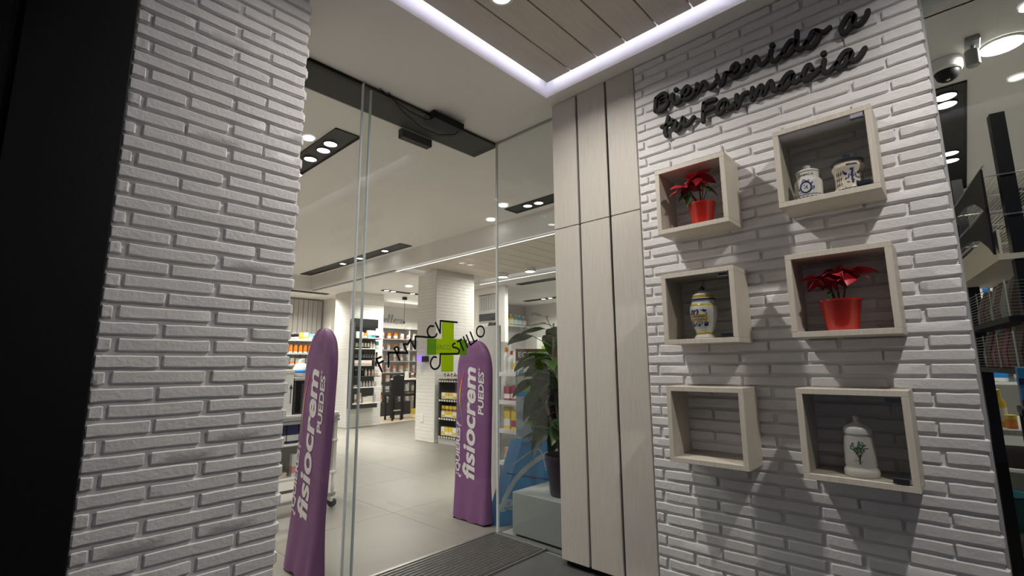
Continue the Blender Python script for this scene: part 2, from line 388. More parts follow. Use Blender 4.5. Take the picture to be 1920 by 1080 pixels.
# ---- brick walls, one object for each brick
def brick_mesh(L, h, seed, d=.0125):
    R = random.Random(seed); nx, nz = 7, 4
    xs = [-L/2, -L/2+.0035, -L*.28, 0, L*.28, L/2-.0035, L/2]; zs = [0, .0032, h-.0032, h]; vs = []; fs = []
    if L < .09: xs = [-L/2, -L/2+.004, -L/6, 0, L/6, L/2-.004, L/2]
    wob = [R.uniform(-.0016, .0016) for _ in range(nx)]; wob2 = [R.uniform(-.0016, .0016) for _ in range(nx)]
    for j, z in enumerate(zs):
        for i, x in enumerate(xs):
            edge = i in (0, nx-1) or j in (0, nz-1)
            dd = -d+R.uniform(-.0009, .0009)+(.0030 if edge else 0)
            zz = z+(wob[i] if j < 2 else wob2[i]); xx = x+(R.uniform(-.002, .002) if i in (0, nx-1) else 0)
            if i in (0, nx-1) and j in (0, nz-1): zz += .004 if j == 0 else -.004
            vs.append((xx, dd, zz))
    for j in range(nz-1):
        for i in range(nx-1): a = j*nx+i; fs.append((a, a+1, a+nx+1, a+nx))
    ring = [i for i in range(nx)]+[j*nx+nx-1 for j in range(1, nz)]+[(nz-1)*nx+i for i in range(nx-2, -1, -1)]+[j*nx for j in range(nz-2, 0, -1)]
    b0 = len(vs)
    for q in ring: x, y, z = vs[q]; vs.append((x*1.004, .006, z+(.0025 if z > h/2 else -.0025)))
    n = len(ring)
    for k in range(n): fs.append((ring[k], ring[(k+1) % n], b0+(k+1) % n, b0+k))
    m = M().add(vs, fs); return m.mesh('brick', ['brick_white'], True, (0, 0, 0), 28)
BH, BP = .0368, .0499
FULL = {}
def lay(parent, rows, z0, u0, u1, jA, jB, pitch, place, seed):
    R = random.Random(seed); FB = [brick_mesh(pitch-.0125, BH, seed*100+i) for i in range(12)]
    for r in range(rows):
        zb = z0+r*BP; j0 = jA if r % 2 == 0 else jB
        js = [u0]; k = math.ceil((u0-j0)/pitch)
        while j0+k*pitch < u1:
            q = j0+k*pitch+R.uniform(-.007, .007)
            if q-js[-1] > .035 and u1-q > .03: js.append(q)
            k += 1
        js.append(u1); 
        if zb+BH > ZC: continue
        for a, b in zip(js, js[1:]):
            g0 = .0 if a == u0 else .006; g1 = 0. if b == u1 else .006
            L = b-a-g0-g1; c = (a+g0+b-g1)/2
            me = R.choice(FB) if abs(L-(pitch-.0125)) < .016 else brick_mesh(L, BH, R.random())
            place(me, c, zb+R.uniform(-.0015, .0015), R)
WR = struct('wall_right', M().box((2.289, -.018, 0), (2.40, 1.20, ZC)), 'mortar_white')
lay(WR, 54, 1.1504-22*BP+.0015, -.020, 1.178, .098, .22, .258, lambda me, c, z, R: inst('brick', me, WR, (2.289+R.uniform(0, .002), c, z), (0, R.uniform(-.003, .003), -pi/2)), 3)
WLf = struct('wall_left', M().box((.206, 1.896, 0), (.768, 2.39, ZC)), 'mortar_white')
lay(WLf, 55, 1.1496-22*BP+.0015, .206, .770, .2475-.26, .366-.26, .2605, lambda me, c, z, R: inst('brick', me, WLf, (c, 1.896+R.uniform(0, .002), z), (0, R.uniform(-.003, .003), 0)), 5)
# returns of the pillar into the doorway (bricks seen end-on)
RB = [brick_mesh(.235, BH, 900+i) for i in range(6)]
for r in range(55):
    zb = 1.1496-22*BP+.0015+r*BP
    if zb+BH > ZC or zb < 0: continue
    inst('brick', random.choice(RB), WLf, (.768, 1.896+.118+(.0 if r % 2 else .12), zb), (0, 0, pi/2))
# ---- black facade panels
fa = struct('wall_facade', M().box((-2.5, 1.90, 0), (.204, 2.46, ZC)), 'black')
part('panel', M().box((-.048, 1.872, 0), (.203, 1.90, ZC), .003), 'graphite', fa)
part('panel', M().box((-.95, 1.880, 0), (-.060, 1.90, ZC), .003), 'graphite', fa)
part('panel', M().box((-1.9, 1.880, 0), (-.962, 1.90, ZC), .003), 'graphite', fa)

# ---- pale wooden cladding boards between window and brick
cl = struct('trim_cladding', M().box((2.30, 1.19, .03), (2.392, 1.755, ZC)), 'black')
for a, b in ((1.581, 1.762), (1.374, 1.567), (1.184, 1.361)):
    for z0, z1 in ((.034, 1.914), (1.918, ZC-.001)):
        part('board', M().box((2.278, a, z0), (2.30, b, z1), .0025), 'pale_wood', cl)
part('end_board', M().box((2.30, 1.756, .034), (2.392, 1.762, ZC-.001)), 'pale_wood', cl)
part('plinth', M().box((2.31, 1.19, 0), (2.392, 1.75, .034)), 'black', cl)

# ---- glazed entrance
def pane(name, a, b, mt='glass'): return struct(name, M().box(a, b), mt)
g1 = pane('window_1', (.775, 2.402, .012), (1.362, 2.412, ZC-.012))
part('edge_seal', M().box((1.360, 2.398, .012), (1.369, 2.416, ZC-.012), .002), 'edge_glass', g1)
g2 = pane('door_1', (1.303, 2.380, .012), (2.392, 2.390, ZC-.012))
part('edge_seal', M().box((1.297, 2.376, .012), (1.305, 2.394, ZC-.012), .002), 'edge_glass', g2)
g3 = pane('window_2', (2.398, 1.764, .012), (2.408, 2.386, ZC-.003), 'glass_side')
part('corner_seal', M().box((2.3955, 2.378, .004), (2.411, 2.393, ZC-.002), .002), 'silicone', g3)
part('top_bead', M().box((2.396, 1.764, ZC-.012), (2.411, 2.378, ZC-.001)), 'grey_plastic', g3)
part('bottom_channel', M().box((2.392, 1.764, .0), (2.414, 2.386, .012)), 'steel', g3)
part('bottom_channel', M().box((.775, 2.395, 0), (2.392, 2.418, .012)), 'steel', g1)
g4 = pane('window_3', (2.332, -1.5, .012), (2.342, -.031, ZC-.003), 'glass_shop')
part('window_frame', M().box((2.328, -.031, 0), (2.350, -.0195, ZC), .002), 'grey_plastic', g4)
# black sliding-door header
hd = thing('door_header', (1.6, 2.52, ZC-.022), 'long black sliding-door header set into the ceiling behind the glass', 'door header')
part('casing', M().box((.772, 2.392, ZC-.022), (2.425, 2.652, ZC-.001), .002), 'black_metal', hd)
part('edge_rail', M().box((.772, 2.652, ZC-.022), (2.425, 2.660, ZC-.001)), 'grey_plastic', hd)
def sensor(x0, x1, y0, y1, z0, z1, label):
    t = thing('motion_sensor', ((x0+x1)/2, (y0+y1)/2, z0), label, 'sensor')
    c = .018
    part('housing', M().prism([(y0+c*.3, z0), (y1, z0), (y1, z1), (y0+c, z1), (y0, z1-c), (y0, z0+c*.6)], 0, x0, x1), 'black', t)
    part('lens', M().box((x0+.03, y0-.003, z0+.008), (x1-.03, y0+.004, z0+.028), .002), 'black_metal', t)
    part('end_cap', M().box((x0-.004, y0+.004, z0+.003), (x0, y1-.003, z1-.004), .001), 'black_metal', t)
    part('end_cap', M().box((x1, y0+.004, z0+.003), (x1+.004, y1-.003, z1-.004), .001), 'black_metal', t)
    return t
sensor(1.775, 2.02, 2.318, 2.374, 2.676, 2.734, 'black motion sensor bar mounted outside just under the porch ceiling')
sensor(1.775, 2.02, 2.672, 2.732, 2.672, 2.738, 'lower black motion sensor bar inside the glass behind the header')
cb = thing('cable', (1.8, 2.375, 2.6), 'thin dark cable drooping from the sensor across the glass top', 'cable')
part('wire', M().tube([(1.40, 2.372, 2.735), (1.50, 2.372, 2.70), (1.62, 2.372, 2.672), (1.74, 2.372, 2.668), (1.80, 2.365, 2.69)], .003, 6), 'black', cb, True)
part('wire', M().tube([(1.46, 2.372, 2.735), (1.56, 2.372, 2.655), (1.70, 2.372, 2.60), (1.85, 2.372, 2.60), (1.98, 2.368, 2.65), (2.01, 2.362, 2.685)], .003, 6), 'black', cb, True)

# ================================================================ LETTERING (stroke centre lines in metres on their wall)
SIGN = [('B',[[(1.046,2.488),(1.05,2.456),(1.054,2.42)],[(1.043,2.49),(1.018,2.5),(0.994,2.498),(0.987,2.48),(1.0,2.468),(1.023,2.463)],[(1.02,2.467),(0.994,2.461),(0.982,2.442),(0.995,2.421),(1.019,2.41),(1.048,2.417)]]),('i',[[(0.954,2.475),(0.956,2.445),(0.945,2.419),(0.924,2.423),(0.902,2.44)],[(0.935,2.493),(0.935,2.492)]]),('e',[[(0.902,2.438),(0.877,2.447),(0.865,2.468),(0.876,2.486),(0.893,2.476),(0.903,2.45),(0.895,2.424),(0.871,2.419),(0.85,2.431),(0.835,2.444)]]),('n',[[(0.826,2.477),(0.828,2.452),(0.83,2.432),(0.816,2.451),(0.795,2.474),(0.784,2.465),(0.78,2.444),(0.767,2.43),(0.747,2.439),(0.733,2.453)]]),('v',[[(0.729,2.481),(0.724,2.453),(0.713,2.422),(0.7,2.443),(0.691,2.472),(0.682,2.472),(0.669,2.464)]]),('e',[[(0.68,2.471),(0.666,2.465),(0.644,2.467),(0.63,2.485),(0.638,2.501),(0.655,2.492),(0.661,2.462),(0.654,2.439),(0.632,2.437),(0.614,2.449),(0.595,2.461)]]),('n',[[(0.586,2.493),(0.59,2.47),(0.59,2.446),(0.574,2.467),(0.555,2.492),(0.545,2.485),(0.541,2.461),(0.53,2.446),(0.515,2.451),(0.499,2.465)]]),('i',[[(0.486,2.496),(0.492,2.471),(0.486,2.445),(0.473,2.439),(0.456,2.45),(0.443,2.456)],[(0.48,2.518),(0.479,2.518)]]),('d',[[(0.39,2.491),(0.402,2.502),(0.411,2.501),(0.428,2.483),(0.443,2.459),(0.438,2.445),(0.416,2.446),(0.396,2.467),(0.384,2.488)],[(0.379,2.534),(0.383,2.502),(0.386,2.465),(0.379,2.447),(0.365,2.45),(0.352,2.462)]]),('o',[[(0.352,2.46),(0.335,2.483),(0.321,2.504),(0.306,2.496),(0.301,2.473),(0.315,2.447),(0.336,2.439),(0.352,2.45),(0.347,2.467)],[(0.307,2.499),(0.291,2.485),(0.277,2.483),(0.262,2.491)]]),('a',[[(0.176,2.494),(0.181,2.509),(0.197,2.509),(0.216,2.483),(0.223,2.462),(0.217,2.442),(0.2,2.449),(0.182,2.472),(0.174,2.496)],[(0.175,2.495),(0.179,2.47),(0.168,2.454),(0.151,2.462),(0.136,2.479),(0.13,2.495)]]),('t',[[(0.985,2.36),(0.994,2.328),(1.007,2.289),(1.002,2.263)],[(1.023,2.319),(0.994,2.319),(0.955,2.327)]]),('u',[[(0.955,2.327),(0.947,2.315),(0.956,2.288),(0.946,2.272),(0.924,2.294),(0.907,2.33),(0.907,2.296),(0.898,2.282),(0.875,2.293),(0.854,2.312)]]),('F',[[(0.799,2.364),(0.806,2.321),(0.811,2.271)],[(0.799,2.362),(0.772,2.366),(0.744,2.362)],[(0.802,2.319),(0.779,2.323),(0.758,2.325)]]),('a',[[(0.694,2.328),(0.702,2.343),(0.721,2.337),(0.738,2.311),(0.74,2.287),(0.729,2.281),(0.709,2.3),(0.695,2.324),(0.695,2.302),(0.683,2.291),(0.67,2.296),(0.66,2.306)]]),('r',[[(0.647,2.343),(0.651,2.312),(0.65,2.28),(0.635,2.31),(0.619,2.335),(0.6,2.337)]]),('m',[[(0.577,2.349),(0.583,2.32),(0.58,2.291),(0.562,2.323),(0.543,2.346),(0.535,2.335),(0.536,2.299),(0.519,2.328),(0.502,2.35),(0.495,2.337),(0.496,2.31),(0.485,2.3),(0.467,2.311)]]),('a',[[(0.411,2.342),(0.418,2.356),(0.434,2.352),(0.454,2.331),(0.464,2.308),(0.457,2.294),(0.438,2.304),(0.419,2.326),(0.411,2.343),(0.416,2.317),(0.407,2.304),(0.391,2.31),(0.382,2.317)]]),('c',[[(0.34,2.337),(0.348,2.359),(0.362,2.351),(0.375,2.323),(0.373,2.3),(0.355,2.296),(0.334,2.309),(0.31,2.327)]]),('i',[[(0.293,2.355),(0.302,2.323),(0.294,2.3),(0.28,2.299),(0.263,2.312),(0.251,2.321)],[(0.293,2.386),(0.293,2.386)]]),('a',[[(0.201,2.347),(0.206,2.358),(0.223,2.357),(0.244,2.332),(0.254,2.312),(0.247,2.298),(0.23,2.304),(0.212,2.324),(0.199,2.346),(0.204,2.318),(0.193,2.308),(0.176,2.317),(0.155,2.342)]])]
LOGO = [('letter_f',[[(1.448,1.136),(1.486,1.069)],[(1.448,1.136),(1.477,1.148)],[(1.466,1.113),(1.491,1.125)]],0),('letter_a',[[(1.527,1.093),(1.524,1.172),(1.652,1.171)]],0),('letter_r',[[(1.56,1.195),(1.576,1.205),(1.59,1.197),(1.59,1.18),(1.581,1.173)],[(1.564,1.193),(1.6,1.131)]],1),('letter_m',[[(1.652,1.171),(1.623,1.222),(1.654,1.223),(1.67,1.251),(1.705,1.196),(1.705,1.271),(1.772,1.27)]],0),('letter_c',[[(1.772,1.269),(1.831,1.269)],[(1.838,1.338),(1.813,1.337),(1.794,1.316),(1.796,1.291),(1.812,1.272),(1.835,1.269),(1.858,1.279),(1.864,1.292)]],1),('letter_i',[[(1.854,1.361),(1.891,1.298),(1.892,1.375),(2.028,1.373)]],0),('letter_c',[[(1.863,1.148),(1.842,1.15),(1.823,1.126),(1.823,1.098),(1.844,1.078),(1.871,1.08),(1.891,1.101),(1.894,1.126)],[(1.894,1.123),(1.895,1.169),(2.022,1.171)]],1),('letter_s',[[(2.017,1.171),(2.037,1.173),(2.049,1.187),(2.041,1.202),(2.021,1.209),(1.997,1.214),(1.994,1.229),(2.011,1.237)]],1),('letter_t',[[(2.031,1.249),(2.066,1.265)],[(2.051,1.255),(2.084,1.195)]],0),('letter_i',[[(2.083,1.281),(2.12,1.215)]],0),('letter_l',[[(2.109,1.294),(2.145,1.23),(2.204,1.264)]],0),('letter_l',[[(2.143,1.315),(2.176,1.255)]],0),('letter_o',[[(2.271,1.325),(2.268,1.31),(2.261,1.298),(2.249,1.29),(2.235,1.287),(2.222,1.289),(2.21,1.296),(2.202,1.308),(2.2,1.321),(2.202,1.335),(2.21,1.347),(2.221,1.356),(2.235,1.359),(2.249,1.357),(2.26,1.35),(2.268,1.338),(2.271,1.325)]],1)]
# ---- welcome sign on the right brick wall
sg = thing('wall_sign', (2.262, .6, 2.26), 'black raised script letters reading Bienvenido a tu Farmacia on white brick', 'sign')
PS = lambda u, v, d: (2.276-d, u, v)
for n, sts in SIGN:
    m = M()
    for st in sts:
        dot = len(st) == 2 and abs(st[0][0]-st[1][0])+abs(st[0][1]-st[1][1]) < .01
        if dot: st = [st[0], (st[0][0]-.0004, st[0][1])]
        m.stroke(st, .0122 if dot else .0096, PS, .010, .029, .0024)
    L = part('letter', m, 'letter_black', sg, True, 40)
# ---- logo on the glass door
lg = thing('door_logo', (1.95, 2.379, 1.06), 'green cross with stepped black shop-name lettering stuck on the glass door', 'logo')
PLg = lambda u, v, d: (u, 2.3795-d, v)
for n, sts, sm in LOGO:
    m = M()
    for st in sts: m.stroke(st, .0058, PLg, 0, .0012, 0, bool(sm) and len(st) > 3, 4)
    part('letter', m, 'black', lg)
part('cross', M().box((1.904, 2.3788, 1.060), (2.001, 2.3796, 1.370)).box((1.862, 2.3788, 1.164), (1.904, 2.3796, 1.262)).box((2.001, 2.3788, 1.164), (2.052, 2.3796, 1.262)), 'green_vinyl', lg)
part('cross_arm_end', M().box((1.792, 2.3788, 1.163), (1.862, 2.3796, 1.261)), 'green_vinyl_end', lg)
part('cross_arm_end', M().box((2.052, 2.3788, 1.164), (2.114, 2.3796, 1.263)), 'green_vinyl_end', lg)
part('name_text', text_m(M(), 'FEDERICO', .041, lambda u, v: (1.888+u, 2.3780, 1.197+v), 0, 0, spacing=.95), 'green_ink', lg, label='thin dark green word across the cross')

# ---- six wall boxes
def wall_box(y0, y1, z0, z1, label, glass):
    t = thing('wall_box', (2.18, (y0+y1)/2, z0), label, 'wall box', 'pale wooden display boxes on the right brick wall')
    x0, x1, th = 2.100, 2.277, .021
    part('board', M().box((x0, y0, z0), (x1, y1, z0+th), .001), 'box_wood', t); part('board', M().box((x0, y0, z1-th), (x1, y1, z1), .001), 'box_wood', t)
    part('board', M().box((x0, y0, z0+th), (x1, y0+th, z1-th), .001), 'box_wood', t); part('board', M().box((x0, y1-th, z0+th), (x1, y1, z1-th), .001), 'box_wood', t)
    if glass:
        g = part('glass_door', M().box((x0+.006, y0+th+.002, z0+th+.002), (x0+.011, y1-th-.002, z1-th-.002)), 'glass_box', t)
        part('latch', M().box((x0-.002, y0+th+.006, z0+th+.004), (x0+.020, y0+th+.050, z0+th+.021), .002), 'latch', g)
        part('hinge_clip', M().box((x0-.001, y0+th+.004, z1-th-.020), (x0+.018, y0+th+.046, z1-th-.002), .002), 'chrome' if glass == 1 else 'latch', g)
    return t
BX = [(.677, 1.004, 1.703, 2.022, 'pale wooden box with the smaller poinsettia, top left of the wall boxes', 0),
      (.150, .481, 1.714, 2.040, 'glazed pale wooden box holding two ceramic jars, top right on brick wall', 1),
      (.676, 1.003, 1.185, 1.510, 'glazed pale wooden box around the yellow labelled jar, middle of left column', 1),
      (.145, .480, 1.194, 1.519, 'open pale wooden box around the larger poinsettia, middle of right column', 0),
      (.677, 1.008, .672, .998, 'empty pale wooden box, lowest in the left column', 0),
      (.153, .488, .675, 1.003, 'glazed pale wooden box holding the white tree jar, lowest right', 2)]
for b in BX: wall_box(*b)

# ---- ceramic jars
def prof_r(prof, z):
    for (r0, z0), (r1, z1) in zip(prof, prof[1:]):
        if min(z0, z1) <= z <= max(z0, z1) and abs(z1-z0) > 1e-6: return r0+(r1-r0)*(z-z0)/(z1-z0)
    return prof[-1][0]
def wrap(prof, c, face, eps=.0006):
    def P(u, v, d=0):
        r = prof_r(prof, v)+eps+d; a = face+u/max(.02, prof_r(prof, v)); return (c[0]+r*cos(a), c[1]+r*sin(a), c[2]+v)
    return P
def blob(m, P, u, v, ru, rv, rot=0, n=8):
    pts = [(u, v)]+[(u+ru*cos(2*pi*k/n)*cos(rot)-rv*sin(2*pi*k/n)*sin(rot), v+ru*cos(2*pi*k/n)*sin(rot)+rv*sin(2*pi*k/n)*cos(rot)) for k in range(n)]
    m.add([P(*p) for p in pts], [(0, 1+k, 1+(k+1) % n) for k in range(n)])
def rect(m, P, u0, v0, u1, v1, n=8):
    for k in range(n):
        a = u0+(u1-u0)*k/n; b = u0+(u1-u0)*(k+1)/n; m.add([P(a, v0), P(b, v0), P(b, v1), P(a, v1)], [(0, 1, 2, 3)])
FACE = pi+.22
# jar with crest
c = (2.175, .385, 1.7352); s = 1.0
pr = [(.043, 0), (.0465, .003), (.0475, .02), (.049, .078), (.0465, .086), (.0395, .092), (.0395, .118)]
j = thing('apothecary_jar', c, 'white ceramic jar with blue crest and FARMACIA lettering, left in upper box', 'jar')
b = part('body', M().lathe(pr, c, 32), 'ceramic', j, True, 50)
part('lid', M().lathe([(.040, .118), (.042, .121), (.041, .126), (.028, .133), (.012, .137), (.012, .142), (.015, .146), (.012, .151), (.0001, .153)], c, 28), 'ceramic', j, True, 60)
P = wrap(pr, c, FACE-.25); R = random.Random(2)
m = M()
for k in range(26):
    a = 2*pi*k/26; blob(m, P, .019*cos(a), .050+.022*sin(a), .0045, .0022, a+.6)
for k in range(14): blob(m, P, R.choice((-1, 1))*R.uniform(.018, .030), R.uniform(.030, .072), .004, .0016, R.uniform(0, 3))
for k in range(7): blob(m, P, -.012+.004*k, .077+.004*sin(k), .0014, .005, 0)
for k in range(6): blob(m, P, R.uniform(-.006, .006), R.uniform(.040, .060), .003, .0018, R.uniform(0, 3))
for k in range(30):
    u = -.060+.004*k; blob(m, P, u, .010+.003*sin(k*1.7), .0026, .0015, k); blob(m, P, u, .021+.0015*cos(k*2.1), .0015, .0022, k*.7)
rect(m, P, -.07, .0035, .07, .0050, 14)
part('painted_crest', m, 'blue_glaze', b)
part('lettering', text_m(M(), 'FARMACIA', .0120, lambda u, v: P(u, .1010+v), .0002), 'brown_glaze', b)
# jar with dark lid
c = (2.175, .250, 1.7352)
pr = [(.048, 0), (.052, .003), (.053, .016), (.046, .024), (.045, .06), (.048, .085), (.053, .095), (.053, .104), (.047, .112), (.046, .120)]
j = thing('apothecary_jar', c, 'cream waisted jar with navy lid and blue figures, right in upper box', 'jar')
b = part('body', M().lathe(pr, c, 32), 'ceramic_cream', j, True, 50)
part('lid', M().lathe([(.048, .120), (.053, .121), (.055, .125), (.050, .131), (.02, .138), (.009, .140), (.008, .145), (.012, .150), (.011, .157), (.0001, .160)], c, 28), 'navy_glaze', j, True, 60)
P = wrap(pr, c, FACE+.15); m = M()
rect(m, P, -.018, .0985, .018, .105); 
for k in range(9): blob(m, P, .0015*sin(k*2), .032+.0065*k, .004+.002*(k % 3), .0035, k*.8)
for sgn in (-1, 1):
    blob(m, P, sgn*.022, .070, .008, .005, sgn*.7); blob(m, P, sgn*.027, .077, .006, .0025, sgn*1.1); blob(m, P, sgn*.020, .050, .005, .003, -sgn*.5); blob(m, P, sgn*.014, .035, .006, .002, sgn*.3)
    blob(m, P, sgn*.011, .058, .002, .012, sgn*.2)
for k in range(22): blob(m, P, -.055+.005*k, .009+.002*sin(k*2.3), .0030, .0018, k)
part('painted_figures', m, 'blue_glaze', b)
for sgn in (-1, 1):
    m = M()
    for q in range(3):
        for w_ in range(3): blob(m, P, sgn*(.036+.009*w_), .032+.020*q, .0030, .0095, .1*sgn, 4)
    part('painted_lozenges', m, 'brown_glaze', b)
# tall jar with yellow label
c = (2.180, .845, 1.2062)
pr = [(.044, 0), (.046, .004), (.044, .012), (.036, .020), (.036, .030), (.045, .052), (.055, .090), (.059, .125), (.056, .150), (.050, .162), (.0485, .172)]
j = thing('apothecary_jar', c, 'tall white jar with blue scrollwork and yellow label, in middle left box', 'jar')
b = part('body', M().lathe(pr, c, 32), 'ceramic', j, True, 50)
lid = part('lid', M().lathe([(.0485, .172), (.0525, .173), (.053, .181), (.046, .184), (.046, .198), (.044, .201), (.030, .212), (.012, .217), (.008, .222), (.0001, .223)], c, 28), 'ceramic', j, True, 50)
part('knob', M().lathe([(.007, .218), (.012, .226), (.010, .232), (.003, .241), (.0001, .246)], c, 16), 'navy_glaze', j, True)
part('blue_band', M().lathe([(.0532, .1732), (.0538, .1742), (.0538, .1800), (.0535, .1808)], c, 32, False), 'blue_glaze', lid, True)
part('yellow_band', M().lathe([(.0465, .186), (.0467, .187), (.0467, .196), (.0465, .197)], c, 32, False), 'yellow_glaze', lid, True)
part('yellow_band', M().lathe([(.0532, .1562), (.0545, .1545), (.0562, .1500), (.0568, .1488)], c, 32, False), 'yellow_glaze', b, True)
part('yellow_band', M().lathe([(.0366, .0215), (.0370, .022), (.0370, .029), (.0366, .0295)], c, 32, False), 'yellow_glaze', b, True)
P = wrap(pr, c, FACE-.30); m = M()
rect(m, P, -.036, .080, .036, .108); blob(m, P, -.036, .094, .004, .012); blob(m, P, .036, .094, .004, .012)
part('yellow_label', m, 'yellow_glaze', b)
m = M(); P2 = wrap(pr, c, FACE-.30, .0012)
for v in (.0985, .0885):
    for k in range(10): rect(m, P2, -.027+.0056*k, v-.0022, -.0235+.0056*k, v+.0022, 1)
part('label_script', m, 'brown_glaze', b, label='dark illegible script in two lines')
R = random.Random(4)
for zc_, sg_ in ((.119, 1), (.067, -1)):
    m = M()
    for k in range(34): blob(m, P, R.uniform(-.040, .040), zc_+R.uniform(-.010, .010), R.uniform(.003, .006), R.uniform(.0012, .0024), R.uniform(0, 3))
    for k in range(3): blob(m, P, -.026+.026*k, zc_+sg_*.006, .005, .007)
    part('painted_scrolls', m, 'blue_glaze', b)
# white jar with tree
c = (2.178, .318, .6962)
pr = [(.050, 0), (.0535, .004), (.054, .018), (.051, .026), (.047, .030), (.047, .036), (.0485, .041), (.0465, .10), (.0445, .132), (.0445, .139)]
j = thing('apothecary_jar', c, 'plain white lidded jar painted with a small green tree', 'jar')
b = part('body', M().lathe(pr, c, 32), 'ceramic', j, True, 45)
part('lid', M().lathe([(.040, .139), (.040, .146), (.0445, .148), (.045, .164), (.041, .171), (.026, .180), (.011, .186), (.009, .196), (.011, .204), (.008, .210), (.0001, .212)], c, 28), 'ceramic', j, True, 50)
P = wrap(pr, c, FACE-.12); m = M()
m.stroke([(0, .048), (0, .062), (.001, .078)], .0022, lambda u, v, d: P(u, v, d), 0, .0003, 0)
for e in ((-.014, .098), (.014, .100), (-.004, .105), (.008, .104)): m.stroke([(0, .066), (e[0]*.45, .078), e], .0010, lambda u, v, d: P(u, v, d), 0, .0003, 0)
part('painted_trunk', m, 'brown_glaze', b)
m = M(); R = random.Random(9)
for k in range(60):
    a = R.uniform(0, 2*pi); q = sqrt(R.random()); blob(m, P, .026*q*cos(a), .102+.021*q*sin(a), .0042, .0020, R.uniform(0, 3), 6)
for k in range(5): blob(m, P, R.uniform(-.018, .018), .056+R.uniform(-.003, .003), .0012, .003, 0, 5)
part('painted_leaves', m, 'green_glaze', b)

# ---- poinsettias
def leaf_mesh(name, L, W, mt, droop=.25, fold=.25, pts=8):
    vs = []; fs = []
    for i in range(pts+1):
        t = i/pts; w_ = W*1.35*(sin(pi*min(1, t**.8))**.9)*(1-.25*t)+.002; z = -droop*L*t*t+.015*L*sin(9*t)
        vs += [(L*t, -w_/2, z+fold*w_*.5), (L*t, 0, z), (L*t, w_/2, z+fold*w_*.5)]
    for i in range(pts):
        a = i*3; fs += [(a, a+1, a+4, a+3), (a+1, a+2, a+5, a+4)]
    return M().add(vs, fs).mesh(name, [mt], True)
BR = [leaf_mesh('bract', .090, .054, 'bract', d, f_) for d, f_ in ((.15, .25), (.45, .1), (.8, .3), (.6, -.15))]
LF = [leaf_mesh('leaf', .062, .036, 'leaf_dark', d, .3) for d in (.3, .7)]
def poinsettia(loc, pot_r, pot_h, heads, label, seed, leaves):
    R = random.Random(seed); t = thing('poinsettia', loc, label, 'plant', 'poinsettias in red pots'); x, y, z = loc
    p = part('pot', M().lathe([(pot_r*.74, 0), (pot_r*.75, .002), (pot_r*.97, pot_h-.012), (pot_r, pot_h-.010), (pot_r*1.02, pot_h), (pot_r*.96, pot_h), (pot_r*.92, pot_h-.02)], loc, 28, True), 'red_pot', t, True, 50)
    part('soil', M().lathe([(.0001, pot_h-.016), (pot_r*.93, pot_h-.018)], loc, 20, False), 'soil', p)
    for (dx, dy, h, n, sc) in heads:
        tip = Vector((x+dx, y+dy, z+h))
        part('stem', M().tube([(x+dx*.15, y+dy*.2, z+pot_h-.02), (x+dx*.5, y+dy*.55, z+(pot_h+h)/2), tip], [.0035, .003, .002], 6), 'stem', t, True)
        for k in range(n):
            a = 2*pi*k/n+R.uniform(-.3, .3)+.2; el = R.uniform(-.55, .10) if k % 2 else R.uniform(-.15, .35)
            inst('bract', R.choice(BR), t, tip+Vector((0, 0, -.002*k % .008)), (R.uniform(-.6, .6), -el, a), (sc*R.uniform(.7, 1.1),)*3)
        part('bud', M().lathe([(.0001, 0), (.004, .002), (.005, .006), (.0001, .01)], tip, 8), 'yellow_glaze', t, True)
    for (dx, dy, h, a, el, sc) in leaves:
        part('stem', M().tube([(x, y, z+pot_h-.02), (x+dx*.5, y+dy*.5, z+h*.8), (x+dx, y+dy, z+h)], .0018, 5), 'stem', t, True)
        inst('leaf', R.choice(LF), t, (x+dx, y+dy, z+h), (0, el, a), (sc,)*3)
poinsettia((2.178, .818, 1.7242), .060, .108, [(-.03, .055, .195, 9, .85), (-.04, -.005, .225, 9, .9)], 'smaller red poinsettia in a shiny red pot with green lower leaves', 5,
           [(-.02, .045, .165, 2.2, .4, 1.0), (-.03, .03, .155, 2.6, .6, 1.0), (-.02, -.02, .18, -2.2, .2, .9), (.0, -.03, .17, -1.2, .2, .9), (-.01, .06, .170, 1.7, .4, .9)])
poinsettia((2.178, .324, 1.2152), .068, .118, [(-.025, .050, .205, 9, .86), (-.02, -.040, .212, 9, .92), (.01, .01, .232, 8, .80)], 'larger red poinsettia on bare stems in a red pot', 11,
           [(-.02, .02, .150, 2.6, .4, .5)])

# ---- entrance mat
mt = thing('entrance_mat', (1.7, 2.17, 0), 'recessed entrance mat of dark rubber strips and metal bars at glass door', 'door mat')
part('tray', M().box((.9, 1.972, -.003), (2.376, 2.372, .0015)), 'black', mt)
part('frame', M().box((.9, 2.372, 0), (2.390, 2.380, .010)).box((.9, 1.964, 0), (2.390, 1.972, .010)).box((2.376, 1.972, 0), (2.390, 2.372, .010)), 'steel', mt)
sm_ = M().box((-.735, -.0085, 0), (.735, .0085, .009), .0015).mesh('rubber_strip', ['rubber']); sb_ = M().box((-.735, -.0022, 0), (.735, .0022, .0098)).mesh('metal_bar', ['steel'])
for k in range(14):
    y = 1.988+k*.0284; inst('rubber_strip', sm_, mt, (1.638, y, .0015)); 
    if k < 13: inst('metal_bar', sb_, mt, (1.638, y+.0142, .0015))

